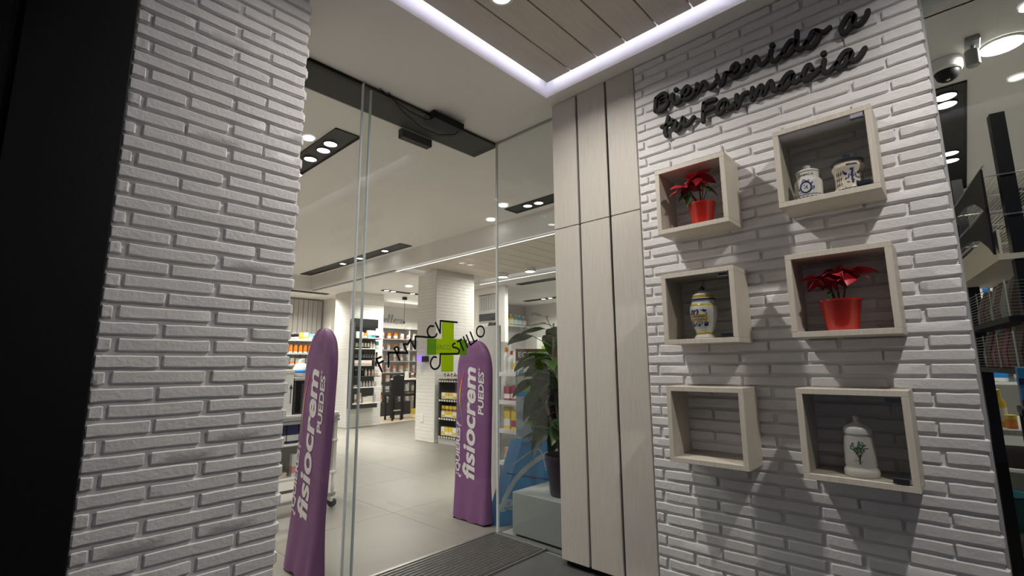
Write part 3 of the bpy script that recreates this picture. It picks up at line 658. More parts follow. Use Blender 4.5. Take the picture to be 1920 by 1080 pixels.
# ---- purple covers over the shop gates
def gate_cover(x, y0, y1, H, label, lean=0):
    yc = (y0+y1)/2; hw = (y1-y0)/2; t = thing('gate_cover', (x, yc, 0), label, 'gate cover', 'purple fabric covers on the gates inside the door')
    def half(z):
        top = H-.255
        w_ = hw*(1+.05*max(0, (.22-z)/.22)) if z < top else hw*sqrt(max(0, 1-((z-top)/(H-top))**2.4))
        return w_*(1-.10*min(1, z)*(lean > 0))
    def thick(z):
        q = .027+.024*max(0, (.3-z)/.3); tt = H-.10
        return q if z < tt else q*sqrt(max(0.0, 1-((z-tt)/.1)**2))*.8+.2*q*(1 if z < H else 0)
    def cy(z): return yc+.008*sin(3.1*z+1)+lean*(.35-z)
    def surf(u, z, side):     # u in -1..1 across the width, side -1 is the printed face
        w_ = half(z); prof_ = (1-abs(u)**9)**.5 if abs(u) < 1 else 0
        fold = .006*sin(9*u+3.2*z)*max(0, (.32-z)/.32)+.003*sin(14*u+22*z)*max(0, (z-1.02)/.26)+.0015*sin(5*z+3*u)
        return (x+side*(thick(z)*prof_)+fold*prof_, cy(z)+u*w_, z+(.012*abs(u)**2 if z < .01 else 0))
    NU, NZ = 22, 44; vs = []; zz = [H*(1-(1-k/NZ)**1.35) for k in range(NZ+1)]
    for z in zz:
        for k in range(2*NU): 
            a = 2*pi*k/(2*NU); u = cos(a); u = math.copysign(abs(u)**.8, u); sd = -1 if sin(a) >= 0 else 1
            vs.append(surf(max(-1, min(1, u)), max(.004, z*1.0), sd))
    n = 2*NU; fs = [(i*n+k, i*n+(k+1) % n, (i+1)*n+(k+1) % n, (i+1)*n+k) for i in range(NZ) for k in range(n)]
    cov = part('cover', M().add(vs, fs), 'purple', t, True)
    def PT(z, y):            # a point printed on the cover, y given for an upright cover
        u = max(-.985, min(.985, (y-yc)/hw)); q = surf(u, z, -1); return (q[0]-.0022, q[1], q[2])
    big = text_fit(M(), 'fisiocrem', .285, 1.085, 2.650+(yc-2.70), 2.782+(yc-2.70), PT, .0030, .18)
    part('lettering', big, 'print_white', cov, label='large pale word running upwards')
    part('lettering', text_fit(text_fit(text_fit(M(), 'QUIERES', .325, .640, 2.803+(yc-2.70), 2.862+(yc-2.70), PT, .0030, .12), '?', .648, .680, 2.803+(yc-2.70), 2.862+(yc-2.70), PT, 0, .12), '¿', .285, .317, 2.795+(yc-2.70), 2.852+(yc-2.70), PT, 0, .12), 'print_white', cov, label='small pale word ¿QUIERES? beside the large word')
    part('lettering', text_fit(text_fit(M(), 'PUEDES', .742, 1.05, 2.568+(yc-2.70), 2.626+(yc-2.70), PT, .0030, .12), '®', 1.056, 1.076, 2.606+(yc-2.70), 2.626+(yc-2.70), PT, .001), 'print_white', cov, label='small pale word PUEDES')
    arc = [(.60+.012*k, 0) for k in range(40)]
    def A(a, b, mt_):
        m = M()
        for k in range(a, b):
            def q(k): t_ = k/36; z = .68+.37*t_; return z, 2.785+.045*sin(pi*t_)+(yc-2.70), .0014+.0046*t_
            z0, yA, w0 = q(k); z1, yB, w1 = q(k+1)
            m.add([PT(z0, yA-w0), PT(z0, yA+w0), PT(z1, yB+w1), PT(z1, yB-w1)], [(0, 1, 2, 3)])
        part('arc_stripe', m, mt_, cov)
    A(0, 12, 'green'); A(12, 24, 'yellow'); A(24, 30, 'orange'); A(30, 36, 'red')
    part('base_plate', M().box((x-.05, y0+.02, 0), (x+.05, y1-.02, .012), .003), 'black_metal', t)
gate_cover(1.266, 2.515, 2.885, 1.315, 'purple printed fabric cover on the gate nearer the white brick pillar', .06)
gate_cover(2.475, 2.520, 2.890, 1.285, 'purple printed fabric cover on the gate beside the window display')

# ================================================================ SHOP INTERIOR
# ---- recessed black ceiling troughs with lamps
def trough(x0, y0, x1, y1, discs, label, power=1.0, disc='disc', lights=True, Z=None, spread=140):
    Z = Z or ZI
    x0, x1 = sorted((x0, x1)); y0, y1 = sorted((y0, y1)); xc, yc = (x0+x1)/2, (y0+y1)/2
    t = thing('ceiling_luminaire', (xc, yc, Z-.012), label, 'ceiling light', 'black recessed trough lights in the shop ceiling')
    z0, z1 = Z-.010, Z-.0005
    part('frame', M().box((x0, y0, z0), (x1, y0+.008, z1)).box((x0, y1-.008, z0), (x1, y1, z1)).box((x0, y0, z0), (x0+.008, y1, z1)).box((x1-.008, y0, z0), (x1, y1, z1)), 'black_metal', t)
    part('tray', M().box((x0+.008, y0+.008, z1-.003), (x1-.008, y1-.008, z1)), 'black', t)
    for (x, y) in discs:
        g = part('spot_ring', M().lathe([(.047, 0), (.052, 0), (.052, .006), (.047, .006), (.047, 0)], (x, y, Z-.0098), 20, False), 'black_metal', t)
        part('lens', M().lathe([(.0001, 0), (.046, 0)], (x, y, Z-.0065), 20, False), disc, g)
    if lights:
        lamp('trough_lamp', 'AREA', (xc, yc, Z-.016), P_IN*power, WARM, max(.06, x1-x0-.03), max(.06, y1-y0-.03), spread=spread)
trough(1.455, 3.02, 1.65, 5.1, [(1.546, 3.28), (1.56, 3.42), (1.56, 3.645), (1.615, 4.04)], 'black ceiling trough with four lamps right behind the brick pillar', 2.4, Z=ZC)
trough(3.60, 5.43, 3.80, 8.55, [(3.70, 5.95), (3.70, 6.65), (3.71, 7.2)], 'long black ceiling trough seen through the glass door middle', 2.4, Z=ZC, spread=56)
trough(.35, 3.0, .55, 6.0, [(.45, 3.4), (.45, 4.4), (.45, 5.4)], 'added black ceiling trough unseen behind the brick pillar, along the inner left wall', 3.2, Z=ZC)  # added out of view for general shop light
trough(1.1, 6.0, 1.3, 8.4, [(1.2, 6.4), (1.2, 7.2), (1.2, 8.0)], 'added black ceiling trough unseen behind the brick pillar, towards the back wall', 3.0, Z=ZC)  # second unseen trough, added to lift the shop light
trough(3.46, 8.76, 4.27, 8.90, [], 'short black ceiling slot in front of the grey slats', 1.4)  # no lamp faces, but an area lamp shines below the slot
trough(4.74, 7.60, 5.54, 7.72, [(4.82, 7.65), (4.97, 7.66), (5.40, 7.66)], 'black ceiling trough with three lamps left of the white column', 1.8)
trough(3.55, 2.3, 3.745, 3.41, [(3.65, 3.02), (3.64, 3.16)], 'black ceiling trough with two lamps above the window display', 1.8, disc='disc_dim', Z=ZC, spread=56)
trough(6.0, 4.4, 6.14, 5.5, [], 'black ceiling slot beyond the plank ceiling', 1.6)  # slot without lamp faces, still lights the shop with an area lamp
trough(7.75, 5.2, 7.9, 6.9, [(7.82, 6.2), (7.82, 6.38)], 'far black ceiling trough with two lamps above the plant', 1.8)
trough(3.13, -.16, 5.15, -.02, [(3.25, -.075), (3.36, -.075), (4.2, -.075), (4.36, -.075), (5.0, -.075)], 'black ceiling trough behind the right end of the brick wall', 1.2)
def spot_round(x, y, label, r=.055, drop=.004, power=.5, zc=None, disc='disc'):
    zc = zc or ZI
    t = thing('downlight', (x, y, zc-drop-.006), label, 'ceiling light', 'round lights in the shop ceiling')
    if drop > .02: part('canister', M().lathe([(r*.98, 0), (r, .004), (r, drop), (r*.3, drop)], (x, y, zc-drop), 20), 'white_plastic', t, True, 40)
    part('trim_ring', M().lathe([(r*.86, 0), (r, 0), (r, .006), (r*.86, .006), (r*.86, 0)], (x, y, zc-drop-.0055), 20, False), 'white_plastic', t)
    part('lens', M().lathe([(.0001, 0), (r*.86, 0)], (x, y, zc-drop-.003), 20, False), disc, t)
    if power: lamp('downlight_lamp', 'AREA', (x, y, zc-drop-.010), P_IN*power, WARM, r*1.6)
spot_round(3.45, 3.33, 'small round ceiling light beside the glass corner, nearer the black trough', power=0, zc=ZC)
spot_round(3.71, 3.78, 'small round ceiling light left of the glass corner', power=0, zc=ZC)
spot_round(4.82, 6.95, 'round ceiling light just left of the white column top', .07)
spot_round(5.42, 5.25, 'left surface light on the far edge of the plank ceiling', .085, .05, .8, ZI+.062)
spot_round(5.38, 4.64, 'right surface light on the far edge of the plank ceiling', .085, .05, .8, ZI+.062)
spot_round(2.87, -.27, 'large round ceiling light behind the window at far right', .085, .004, .8)

# ---- products
TPL = {}
def template(kind, cols, w=.06, h=.14, d=None):
    key = (kind, tuple(cols), w, h, d)
    if key in TPL: return TPL[key]
    d = d or w*.6; a, b, c = (list(cols)+[cols[-1]]*3)[:3]; ch = []
    if kind == 'carton':
        body = M().box((-w/2, -d/2, 0), (w/2, d/2, h), .002).mesh('carton', [a])
        ch.append(('label_panel', M().box((-w*.5-.0006, -d/2-.0006, h*.14), (w*.5+.0006, d/2+.0006, h*.46)).mesh('label_panel', [b])))
    elif kind == 'tube':
        r = w*.42; vs = []
        body = M().lathe([(r*.85, .025), (r, .04), (r, h*.6), (r*.9, h), (r*.2, h+.001)], (0, 0, 0), 14).mesh('tube', [a], True, (0, 0, 0), 45)
        ch.append(('cap', M().lathe([(r*.95, 0), (r, .003), (r, .028), (r*.8, .03)], (0, 0, 0), 14).mesh('cap', [b], True, (0, 0, 0), 45)))
        ch.append(('label_band', M().lathe([(r*1.02, .045), (r*1.03, .046), (r*1.03, h*.52), (r*1.02, h*.53)], (0, 0, 0), 14, False).mesh('label_band', [c], True)))
    elif kind == 'bottle':
        r = w*.48
        body = M().lathe([(r*.9, 0), (r, .004), (r, h*.62), (r*.75, h*.72), (r*.35, h*.78), (r*.35, h*.84)], (0, 0, 0), 14).mesh('bottle', [a], True, (0, 0, 0), 45)
        ch.append(('cap', M().lathe([(r*.45, h*.82), (r*.48, h*.83), (r*.48, h*.98), (r*.3, h)], (0, 0, 0), 12).mesh('cap', [b], True, (0, 0, 0), 45)))
        ch.append(('label_band', M().lathe([(r*1.01, h*.15), (r*1.02, h*.16), (r*1.02, h*.5), (r*1.01, h*.51)], (0, 0, 0), 14, False).mesh('label_band', [c], True)))
    elif kind == 'jar':
        r = w*.5
        body = M().lathe([(r*.85, 0), (r*.95, .004), (r*.95, h*.66), (r*.8, h*.7)], (0, 0, 0), 14).mesh('jar', [a], True, (0, 0, 0), 45)
        ch.append(('lid', M().lathe([(r*.97, h*.68), (r, h*.7), (r, h*.97), (r*.9, h)], (0, 0, 0), 14).mesh('lid', [b], True, (0, 0, 0), 45)))
    elif kind == 'pouch':
        body = M().add([(-w/2, -d/2, 0), (w/2, -d/2, 0), (w/2, d/2, 0), (-w/2, d/2, 0), (-w*.52, -d*.55, h*.4), (w*.52, -d*.55, h*.4), (w*.52, d*.55, h*.4), (-w*.52, d*.55, h*.4), (-w/2, -.003, h), (w/2, -.003, h), (w/2, .003, h), (-w/2, .003, h)],
            [(0, 1, 2, 3), (0, 1, 5, 4), (1, 2, 6, 5), (2, 3, 7, 6), (3, 0, 4, 7), (4, 5, 9, 8), (5, 6, 10, 9), (6, 7, 11, 10), (7, 4, 8, 11), (8, 9, 10, 11)]).mesh('pouch', [a])
        ch.append(('label_panel', M().box((-w*.4, -d*.57, h*.14), (w*.4, -d*.52, h*.5), .002).mesh('label_panel', [b])))
        ch.append(('clip', M().box((-w*.3, -.006, h*.93), (w*.3, .006, h*1.02), .002).mesh('clip', [c])))
    TPL[key] = (body, ch); return TPL[key]
def product(kind, cols, loc, label, group, w=.06, h=.14, d=None, rz=0, name=None):
    body, ch = template(kind, cols, w, h, d)
    nm = name or {'carton': 'carton', 'tube': 'cream_tube', 'bottle': 'bottle', 'jar': 'cosmetic_jar', 'pouch': 'pouch'}[kind]
    o = bpy.data.objects.new(nm, body); COL.objects.link(o); o.location = loc; o.rotation_euler = (0, 0, rz)
    WL[o.name] = Vector(loc); props(o, label, {'carton': 'box', 'tube': 'tube', 'bottle': 'bottle', 'jar': 'jar', 'pouch': 'pouch'}[kind], group)
    for n, me in ch:
        c_ = bpy.data.objects.new(n, me); COL.objects.link(c_); c_.parent = o
    return o
CN = {'white_plastic': 'white', 'white_gloss': 'white', 'orange': 'orange', 'yellow': 'yellow', 'red': 'red', 'blue': 'blue', 'navy': 'navy', 'cyan': 'pale blue', 'teal': 'teal', 'green': 'green', 'pink': 'pink', 'magenta': 'dark red', 'cream': 'cream', 'peach': 'peach', 'brown': 'brown', 'clear': 'clear', 'black': 'black', 'grey_plastic': 'grey'}
KN = {'carton': 'box', 'tube': 'tube', 'bottle': 'bottle', 'jar': 'jar', 'pouch': 'pouch'}
def row(items, p, q, z, where, group, rz=0, jit=.004, seed=1):
    """items: (kind, cols, w, h) spread from p to q (left to right in the picture)"""
    R = random.Random(seed); n = len(items)
    for k, (kind, cols, w_, h_) in enumerate(items):
        t = (k+.5)/n; x = p[0]+(q[0]-p[0])*t; y = p[1]+(q[1]-p[1])*t
        c2 = CN[cols[0]]+(' and '+CN[cols[1]] if CN[cols[1]] != CN[cols[0]] else '')
        product(kind, cols, (x, y, z), f'{c2} {KN[kind]}, {ORD[k]} from left on {where}', group, w_, h_, None, rz+R.uniform(-.06, .06))

# ---- slatted back wall with orange products
sw = struct('wall_slatted', M().box((3.2, 9.715, 0), (4.60, 9.745, ZI-.02)), 'black')
sl = M().box((-.046, -.014, 0), (.046, .014, ZI-.04), .005).mesh('slat', ['slat_grey'])
for k in range(14): inst('slat', sl, sw, (3.255+k*.0985, 9.70, .01))
bs = thing('wall_shelf', (4.0, 9.56, .95), 'pale wall shelves of orange products in front of the grey slats', 'shelf')
for z in (1.615, 1.355, 1.135, .90):
    b_ = part('shelf_board', M().box((3.3, 9.42, z-.018), (4.58, 9.68, z), .002), 'white_plastic', bs)
    part('price_rail', M().box((3.3, 9.413, z-.03), (4.58, 9.42, z+.004), .001), 'clear', b_)
for x in (3.32, 4.56): part('upright', M().box((x-.01, 9.665, .85), (x+.01, 9.684, 1.7)), 'white_plastic', bs)
lamp('shelf_fill', 'AREA', (3.95, 9.35, 1.95), P_IN*.7, WARM, .9, .06, (radians(-25), 0, 0))  # area lamp without a fixture, brightens the orange shelves
W, O = 'white_gloss', 'orange'
row([('carton', (O, W), .10, .18), ('carton', (W, O), .08, .15), ('carton', ('orange', 'red'), .07, .13), ('carton', ('black', 'grey_plastic'), .10, .10), ('carton', ('black', W), .08, .11), ('carton', ('yellow', O), .05, .14), ('carton', (W, 'yellow'), .08, .14), ('carton', ('cyan', W), .08, .12), ('carton', (W, 'peach'), .06, .12), ('carton', (O, W), .07, .12)],
    (3.58, 9.5), (4.52, 9.5), 1.615, "the back wall's top shelf", 'products on the slatted back wall', seed=2)
row([('tube', (W, O, O), .07, .15), ('tube', (W, W, O), .07, .16), ('tube', (W, W, O), .07, .16)]+[('tube', (O, W, O), .085, .165) for _ in range(7)],
    (3.58, 9.5), (4.52, 9.5), 1.355, "the back wall's orange shelf", 'products on the slatted back wall', seed=3)
row([('carton', (W, O), .075, .125) for _ in range(4)]+[('carton', ('cream', 'peach'), .075, .12), ('carton', (W, 'cream'), .08, .125), ('carton', (W, 'peach'), .08, .12), ('carton', (W, 'cream'), .07, .12), ('carton', (W, O), .07, .12)],
    (3.58, 9.5), (4.52, 9.5), 1.135, "the back wall's lower shelf", 'products on the slatted back wall', seed=4)

# ---- white promotional trolley by the pillar
tr = thing('trolley', (1.70, 3.95, 0), 'white display trolley on castors behind the nearer purple cover', 'trolley')
X0_, X1_, Y0_, Y1_ = 1.42, 1.98, 3.78, 4.14
part('top_shelf', M().box((X0_, Y0_, .715), (X1_, Y1_, .735), .003), 'white_plastic', tr)
part('price_rail', M().box((X0_, Y0_-.008, .69), (X1_, Y0_, .712), .001).box((X0_, Y0_-.009, .665), (X1_, Y0_-.004, .685)), 'grey_plastic', tr)
part('middle_shelf', M().box((X0_, Y0_, .505), (X1_, Y1_, .52), .003), 'white_plastic', tr)
part('lower_shelf', M().box((X0_, Y0_, .255), (X1_, Y1_, .275), .003), 'white_plastic', tr)
part('back_panel', M().box((X0_, Y1_-.012, .275), (X1_, Y1_, .715)), 'white_plastic', tr)
for x in (X0_+.012, X1_-.012): part('side_panel', M().box((x-.012, Y0_+.02, .275), (x+.012, Y1_-.012, .715)), 'white_plastic', tr)
part('base_frame', M().box((X0_, Y0_, .09), (X1_, Y0_+.03, .115), .003).box((X0_, Y1_-.03, .09), (X1_, Y1_, .115), .003), 'grey_plastic', tr)
for x in (X0_+.02, X1_-.02):
    for y in (Y0_+.02, Y1_-.02):
        part('leg', M().tube([(x, y, .08), (x, y, .255)], .012, 8), 'white_plastic', tr, True)
        wl_ = part('castor', M().lathe([(.028, -.012), (.036, -.010), (.036, .010), (.028, .012)], (0, 0, 0), 18), 'rubber', tr, True, 40)
        wl_.rotation_euler = (0, pi/2, .5); wl_.location = Vector((x, y, .038))-WL[tr.name]; wl_.data.transform(Matrix.Translation(WL[tr.name]))
        part('castor_fork', M().box((x-.024, y-.022, .045), (x+.024, y+.022, .082), .006), 'white_plastic', tr)
ab = thing('sign_box', (1.575, 3.87, .735), 'white box with a blue upward arrow on the trolley', 'box')
part('body', M().box((1.44, 3.80, .735), (1.605, 3.96, 1.045), .004), 'white_plastic', ab)
part('lid', M().box((1.436, 3.796, 1.045), (1.609, 3.964, 1.075), .004), 'cream', ab)
part('arrow', M().prism([(1.583, .82), (1.589, .82), (1.589, .93), (1.599, .93), (1.586, .965), (1.573, .93), (1.583, .93)], 1, 3.7985, 3.80), 'navy', ab, label='blue arrow pointing up')
db = thing('crate', (1.72, 3.87, .735), 'dark open-fronted crate on the trolley beside the arrow box', 'crate')
part('body', M().box((1.613, 3.80, .735), (1.623, 3.98, .99)).box((1.80, 3.80, .735), (1.81, 3.98, .99)).box((1.623, 3.97, .735), (1.80, 3.98, .99)).box((1.623, 3.80, .735), (1.80, 3.97, .742)), 'blackboard', db)
part('top_board', M().box((1.612, 3.795, .99), (1.814, 3.985, 1.012), .003), 'grey_box', db)
part('panel', M().box((1.668, 3.802, .75), (1.80, 3.806, .965)), 'blackboard', db)
bp_ = thing('wipes_pack', (1.69, 3.88, 1.0132), 'white and bright blue soft pack lying on top of the trolley boxes', 'pack')
part('pack_body', M().lathe([(.0001, 0), (.052, .004), (.066, .035), (.060, .075), (.038, .102), (.018, .116), (.0001, .12)], (1.69, 3.88, 1.0132), 18), 'white_gloss', bp_, True)
part('blue_face', M().lathe([(.030, .012), (.052, .018), (.0675, .040), (.0645, .058), (.05, .064)], (1.69, 3.878, 1.0132), 18, False), 'blue', bp_, True)
part('cap', M().lathe([(.020, .112), (.024, .115), (.022, .14), (.0001, .146)], (1.69, 3.88, 1.0132), 14), 'white_gloss', bp_, True, 40)
for k, x in enumerate((1.54, 1.635, 1.73, 1.83)):
    product('carton', ('navy', W, 'navy'), (x, 3.86, .52), f'navy and white box, {ORD[k]} from left on the trolley middle shelf', 'navy boxes on the trolley', .085, .135, .06)
product('carton', (W, 'pink'), (1.70, 3.86, .275), 'white box with pink print on the trolley bottom shelf', None, .11, .16, .05)
product('carton', (W, 'red'), (1.82, 3.86, .275), 'white and red box on the trolley bottom shelf', None, .09, .15, .05)
dish = thing('soap_dish', (1.565, 3.87, .275), 'round pale blue and cream tin leaning on the trolley bottom shelf', 'tin')
part('tin', M().lathe([(.052, 0), (.055, .004), (.055, .030), (.050, .034), (.0001, .035)], (1.565, 3.87, .275), 22), 'cream', dish, True, 40)
part('blue_top', M().lathe([(.030, .0353), (.029, .040), (.0001, .042)], (1.565, 3.87, .275), 18), 'cyan', dish, True)
tn = thing('soap_dish', (1.575, 3.96, .275), 'small pale blue lid standing upright behind the round tin', 'tin')
part('tin', M().box((1.53, 3.95, .275), (1.62, 3.975, .355), .012), 'cyan', tn); part('rim', M().box((1.526, 3.947, .345), (1.624, 3.978, .36), .004), 'white_plastic', tn)

# ---- black shelf unit on the first white column
u1 = thing('wall_shelf', (4.68, 8.10, .34), 'black make-up shelf unit fixed to the far white brick column', 'shelf')
part('back_panel', M().box((4.44, 8.180, .34), (4.95, 8.199, 1.965), .003), 'blackboard', u1)
part('side_panel', M().box((4.43, 8.03, .34), (4.442, 8.199, 1.90), .003), 'blackboard', u1)
part('header', M().box((4.442, 8.10, 1.80), (4.95, 8.18, 1.965), .004), 'black', u1)
ZS = [1.60, 1.415, 1.10, .915, .72, .435]
for z in ZS: part('shelf_board', M().box((4.442, 8.00, z-.014), (4.97, 8.18, z), .002), 'blackboard' if z not in (1.415, .435, .72) else 'white_gloss', u1)
part('display_rail', M().box((4.45, 8.05, 1.24), (4.95, 8.17, 1.25)), 'blackboard', u1)
part('base_panel', M().box((4.442, 8.06, .34), (4.96, 8.18, .415), .004), 'blackboard', u1)
lamp('shelf_fill', 'AREA', (4.68, 7.95, 2.05), P_IN*.35, WARM, .5, .05, (radians(-20), 0, 0))  # area lamp without a fixture in front of the column shelves
A_, B_ = (4.47, 8.08), (4.95, 8.08); GP = 'make-up on the black column shelves'
row([('carton', (W, 'cream'), .07, .12), ('carton', (W, 'peach'), .07, .11), ('carton', ('orange', W), .06, .10), ('carton', (W, 'cyan'), .09, .15), ('carton', (W, 'teal'), .09, .15), ('carton', (W, 'black'), .08, .13)], A_, B_, 1.60, 'the top black column shelf', GP, seed=5)
row([('tube', ('cream', 'black', 'cream'), .05, .10) for _ in range(5)]+[('bottle', (W, W, 'cream'), .05, .13), ('bottle', (W, 'grey_plastic', W), .05, .12), ('carton', ('teal', W), .06, .14)], A_, B_, 1.415, 'the bright upper column shelf', GP, seed=6)
row([('carton', (W, 'peach'), .075, .10) for _ in range(5)]+[('bottle', ('black', 'orange', 'black'), .045, .12), ('bottle', ('brown', 'yellow', 'black'), .045, .13)], A_, B_, 1.10, 'the middle column shelf', GP, seed=7)
row([('bottle', ('black', 'grey_plastic', 'black'), .045, .13) for _ in range(3)]+[('bottle', (W, 'peach', W), .045, .13), ('bottle', (W, 'pink', 'peach'), .045, .12), ('bottle', ('cream', W, 'peach'), .05, .12), ('carton', (W, 'peach'), .08, .11)], A_, B_, .915, 'the pinkish column shelf', GP, seed=8)
row([('jar', ('clear', 'black'), .06, .06)]*2+[('bottle', ('clear', W, 'clear'), .045, .10) for _ in range(6)], A_, B_, .72, 'the glassy column shelf', GP, seed=9)
row([('carton', ('cream', 'brown'), .04, .16), ('carton', ('peach', 'cream'), .04, .18), ('carton', (W, 'cream'), .10, .11), ('carton', (W, 'cream'), .10, .12), ('bottle', ('clear', W, 'clear'), .06, .2)], A_, B_, .435, 'the lowest column shelf', GP, seed=10)
row([('tube', ('black', 'grey_plastic', 'clear'), .04, .10) for _ in range(9)], A_, B_, 1.25, 'the dark tester rail', GP, seed=11)

# ---- beauty corner at the back
bk = thing('shelf_unit', (6.6, 9.55, 0), 'black shelf unit of cosmetics at the back under the script sign', 'shelf')
part('back_panel', M().box((5.75, 9.715, .1), (7.5, 9.735, 1.98)), 'white_plastic', bk)
part('plinth', M().box((5.75, 9.40, .013), (6.65, 9.715, .30), .006), 'blackboard', bk)
ZB = [.30, .52, .74, .95, 1.20, 1.45, 1.70, 1.95]
for z in ZB[1:]: part('shelf_board', M().box((5.78, 9.44, z-.022), (7.45, 9.715, z), .003), 'blackboard' if z < .9 else 'grey_plastic', bk)  # upper boards and uprights coloured pale to brighten the dim corner
for x in (5.77, 6.62, 7.46): part('upright', M().box((x-.012, 9.46, .1), (x+.012, 9.735, 1.98)), 'white_plastic', bk)
R = random.Random(21); GB = 'cosmetics on the back shelves'
NMZ = {.30: 'the bottom beauty shelf', .52: 'the second beauty shelf', .74: 'the third beauty shelf', .95: 'the fourth beauty shelf', 1.20: 'the fifth beauty shelf', 1.45: 'the sixth beauty shelf', 1.70: 'the highest beauty shelf'}
pal = [(W, 'pink'), (W, 'cream'), ('peach', W), (W, 'peach'), ('cream', W), ('pink', W), ('orange', W), (W, 'grey_plastic')]
for zi, z in enumerate(ZB[:-1]):
    n = 9; row([(R.choice(('carton', 'carton', 'bottle', 'tube')), (R.choice(pal)), .085, .12+.05*R.random()) for _ in range(n)], (5.83, 9.52), (7.4, 9.52), z, NMZ[z], GB, seed=30+zi)
lamp('shelf_fill', 'AREA', (6.5, 9.2, 2.40), P_IN*2.2, WARM, 1.4, .06, (radians(-25), 0, 0))  # added lamp without a fixture, lifts the dim beauty corner
bsn = thing('wall_sign', (6.3, 9.742, 2.05), 'grey script wall sign reading Belleza above the back shelves', 'sign')
SCR = {'B': [[(0, 0), (.05, .5), (.1, 1)], [(.1, 1), (.5, .95), (.45, .6), (.12, .52)], [(.12, .52), (.6, .5), (.5, .08), (0, 0)]],
 'e': [[(0, .2), (.3, .3), (.35, .5), (.2, .55), (.08, .3), (.2, .03), (.5, .18)]], 'l': [[(0, .15), (.3, .6), (.35, 1), (.22, 1), (.12, .4), (.2, .03), (.45, .18)]],
 'z': [[(0, .5), (.35, .52), (.02, .02), (.3, .05), (.5, .18)]], 'a': [[(.38, .5), (.18, .52), (.04, .25), (.14, .03), (.36, .4)], [(.38, .5), (.34, .1), (.42, .03), (.62, .2)]],
 'r': [[(0, .15), (.12, .5), (.32, .48), (.28, .1), (.5, .18)]]}
def script(t, txt, x0, z0, s_, P, mt_, hw):
    u = x0
    for ch_ in txt:
        m = M()
        for st in SCR[ch_]: m.stroke([(u+a*s_, z0+b_*s_) for a, b_ in st], hw, P, .002, .012, 0)
        part('letter', m, mt_, t); u += s_*(.62 if ch_ == 'B' else .44)
script(bsn, 'Belleza', 5.98, 2.08, .19, lambda u, v, d: (u, 9.748-d, v), 'grey_plastic', .009)
# pendant cable lamp
pd = thing('pendant_lamp', (5.45, 7.9, 1.9), 'small black pendant lamp on a thin cable at the back', 'pendant lamp')
part('ceiling_rose', M().lathe([(.045, 0), (.05, .01), (.05, .05), (.02, .06)], (5.56, 8.15, ZI-.061), 14), 'black', pd, True, 40)
part('cable', M().tube([(5.56, 8.15, ZI-.05), (5.56, 8.15, 1.98)], .004, 6), 'black', pd)
part('bulb_holder', M().lathe([(.018, 0), (.02, .01), (.012, .06), (.004, .07)], (5.56, 8.15, 1.93), 10), 'black', pd, True)
# high table and chair
tb = thing('high_table', (6.05, 8.75, .012), 'black high table with a pale top beside the black chair', 'table')
part('table_top', M().box((5.835, 8.55, .80), (6.5, 9.0, .825), .004), 'white_plastic', tb); part('apron', M().box((5.835, 8.56, .77), (6.5, 8.99, .80)), 'black', tb)
for x, y in ((5.86, 8.58), (6.45, 8.58), (5.86, 8.96), (6.45, 8.96)): part('leg', M().box((x-.022, y-.022, .0121), (x+.022, y+.022, .77), .003), 'black', tb)
part('shelf_board', M().box((5.882, 8.60, .47), (6.44, 8.95, .50)), 'black', tb)
ch = thing('bar_chair', (5.66, 8.6, .012), 'tall black upholstered chair standing left of the high table', 'chair')
part('backrest', M().prism([(8.47, .52), (8.50, .52), (8.46, .90), (8.43, .90)], 0, 5.55, 5.80), 'black', ch)
part('seat', M().box((5.55, 8.47, .48), (5.80, 8.78, .53), .012), 'black', ch)
for x, y in ((5.575, 8.49), (5.775, 8.49), (5.575, 8.75), (5.775, 8.75)): part('leg', M().box((x-.016, y-.016, .0121), (x+.016, y+.016, .48), .003), 'black', ch)
part('footrest', M().box((5.575, 8.48, .2), (5.775, 8.49, .22)), 'chrome', ch)
for k, (x, cc) in enumerate(((5.93, ('black', W)), (6.05, (W, 'cream')), (6.2, ('cream', 'brown')), (6.33, ('black', 'orange')))):
    product('bottle' if k % 2 == 0 else 'carton', cc, (x, 8.72, .8252), f'{CN[cc[0]]} {["bottle", "box"][k % 2]}, {ORD[k]} from left on the high table', 'items on the high table', .07, .15)
product('carton', ('carton_brown' if 0 else 'yellow', W), (6.15, 8.50, .0122), 'yellow topped carton on the floor under the high table', None, .16, .2, .12)

# ---- gondola with yellow boxes in front of the second column
gd = thing('gondola', (4.62, 5.3, 0), 'low black shelf of yellow boxes beside the near white column', 'shelf')
gx0, gx1, gy0, gy1 = 4.47, 4.78, 4.82, 5.64
part('base', M().box((gx0+.005, gy0, 0), (gx1, gy1, .10), .003), 'wall_grey', gd)
part('back_panel', M().box((gx1-.015, gy0, .10), (gx1, gy1, .96)), 'wall_grey', gd)
for y in (gy1-.012, gy0+.012): part('side_frame', M().box((gx0, y-.012, .10), (gx1-.015, y+.012, .90), .002), 'blackboard', gd)
for z in (.115, .365, .62, .89):
    b_ = part('shelf_board', M().box((gx0, gy0+.024, z-.018), (gx1-.015, gy1-.024, z), .002), 'blackboard', gd)
    part('price_rail', M().box((gx0-.006, gy0+.024, z-.035), (gx0, gy1-.024, z-.002), .001), 'black', b_)
    m = M()
    for k in range(14): m.box((gx0-.0075, gy0+.05+k*.055, z-.030), (gx0-.006, gy0+.085+k*.055, z-.008))
    part('price_tickets', m, 'white_plastic', b_, kind='stuff')
Yl = 'yellow'; GY = 'yellow boxes on the low black shelf'
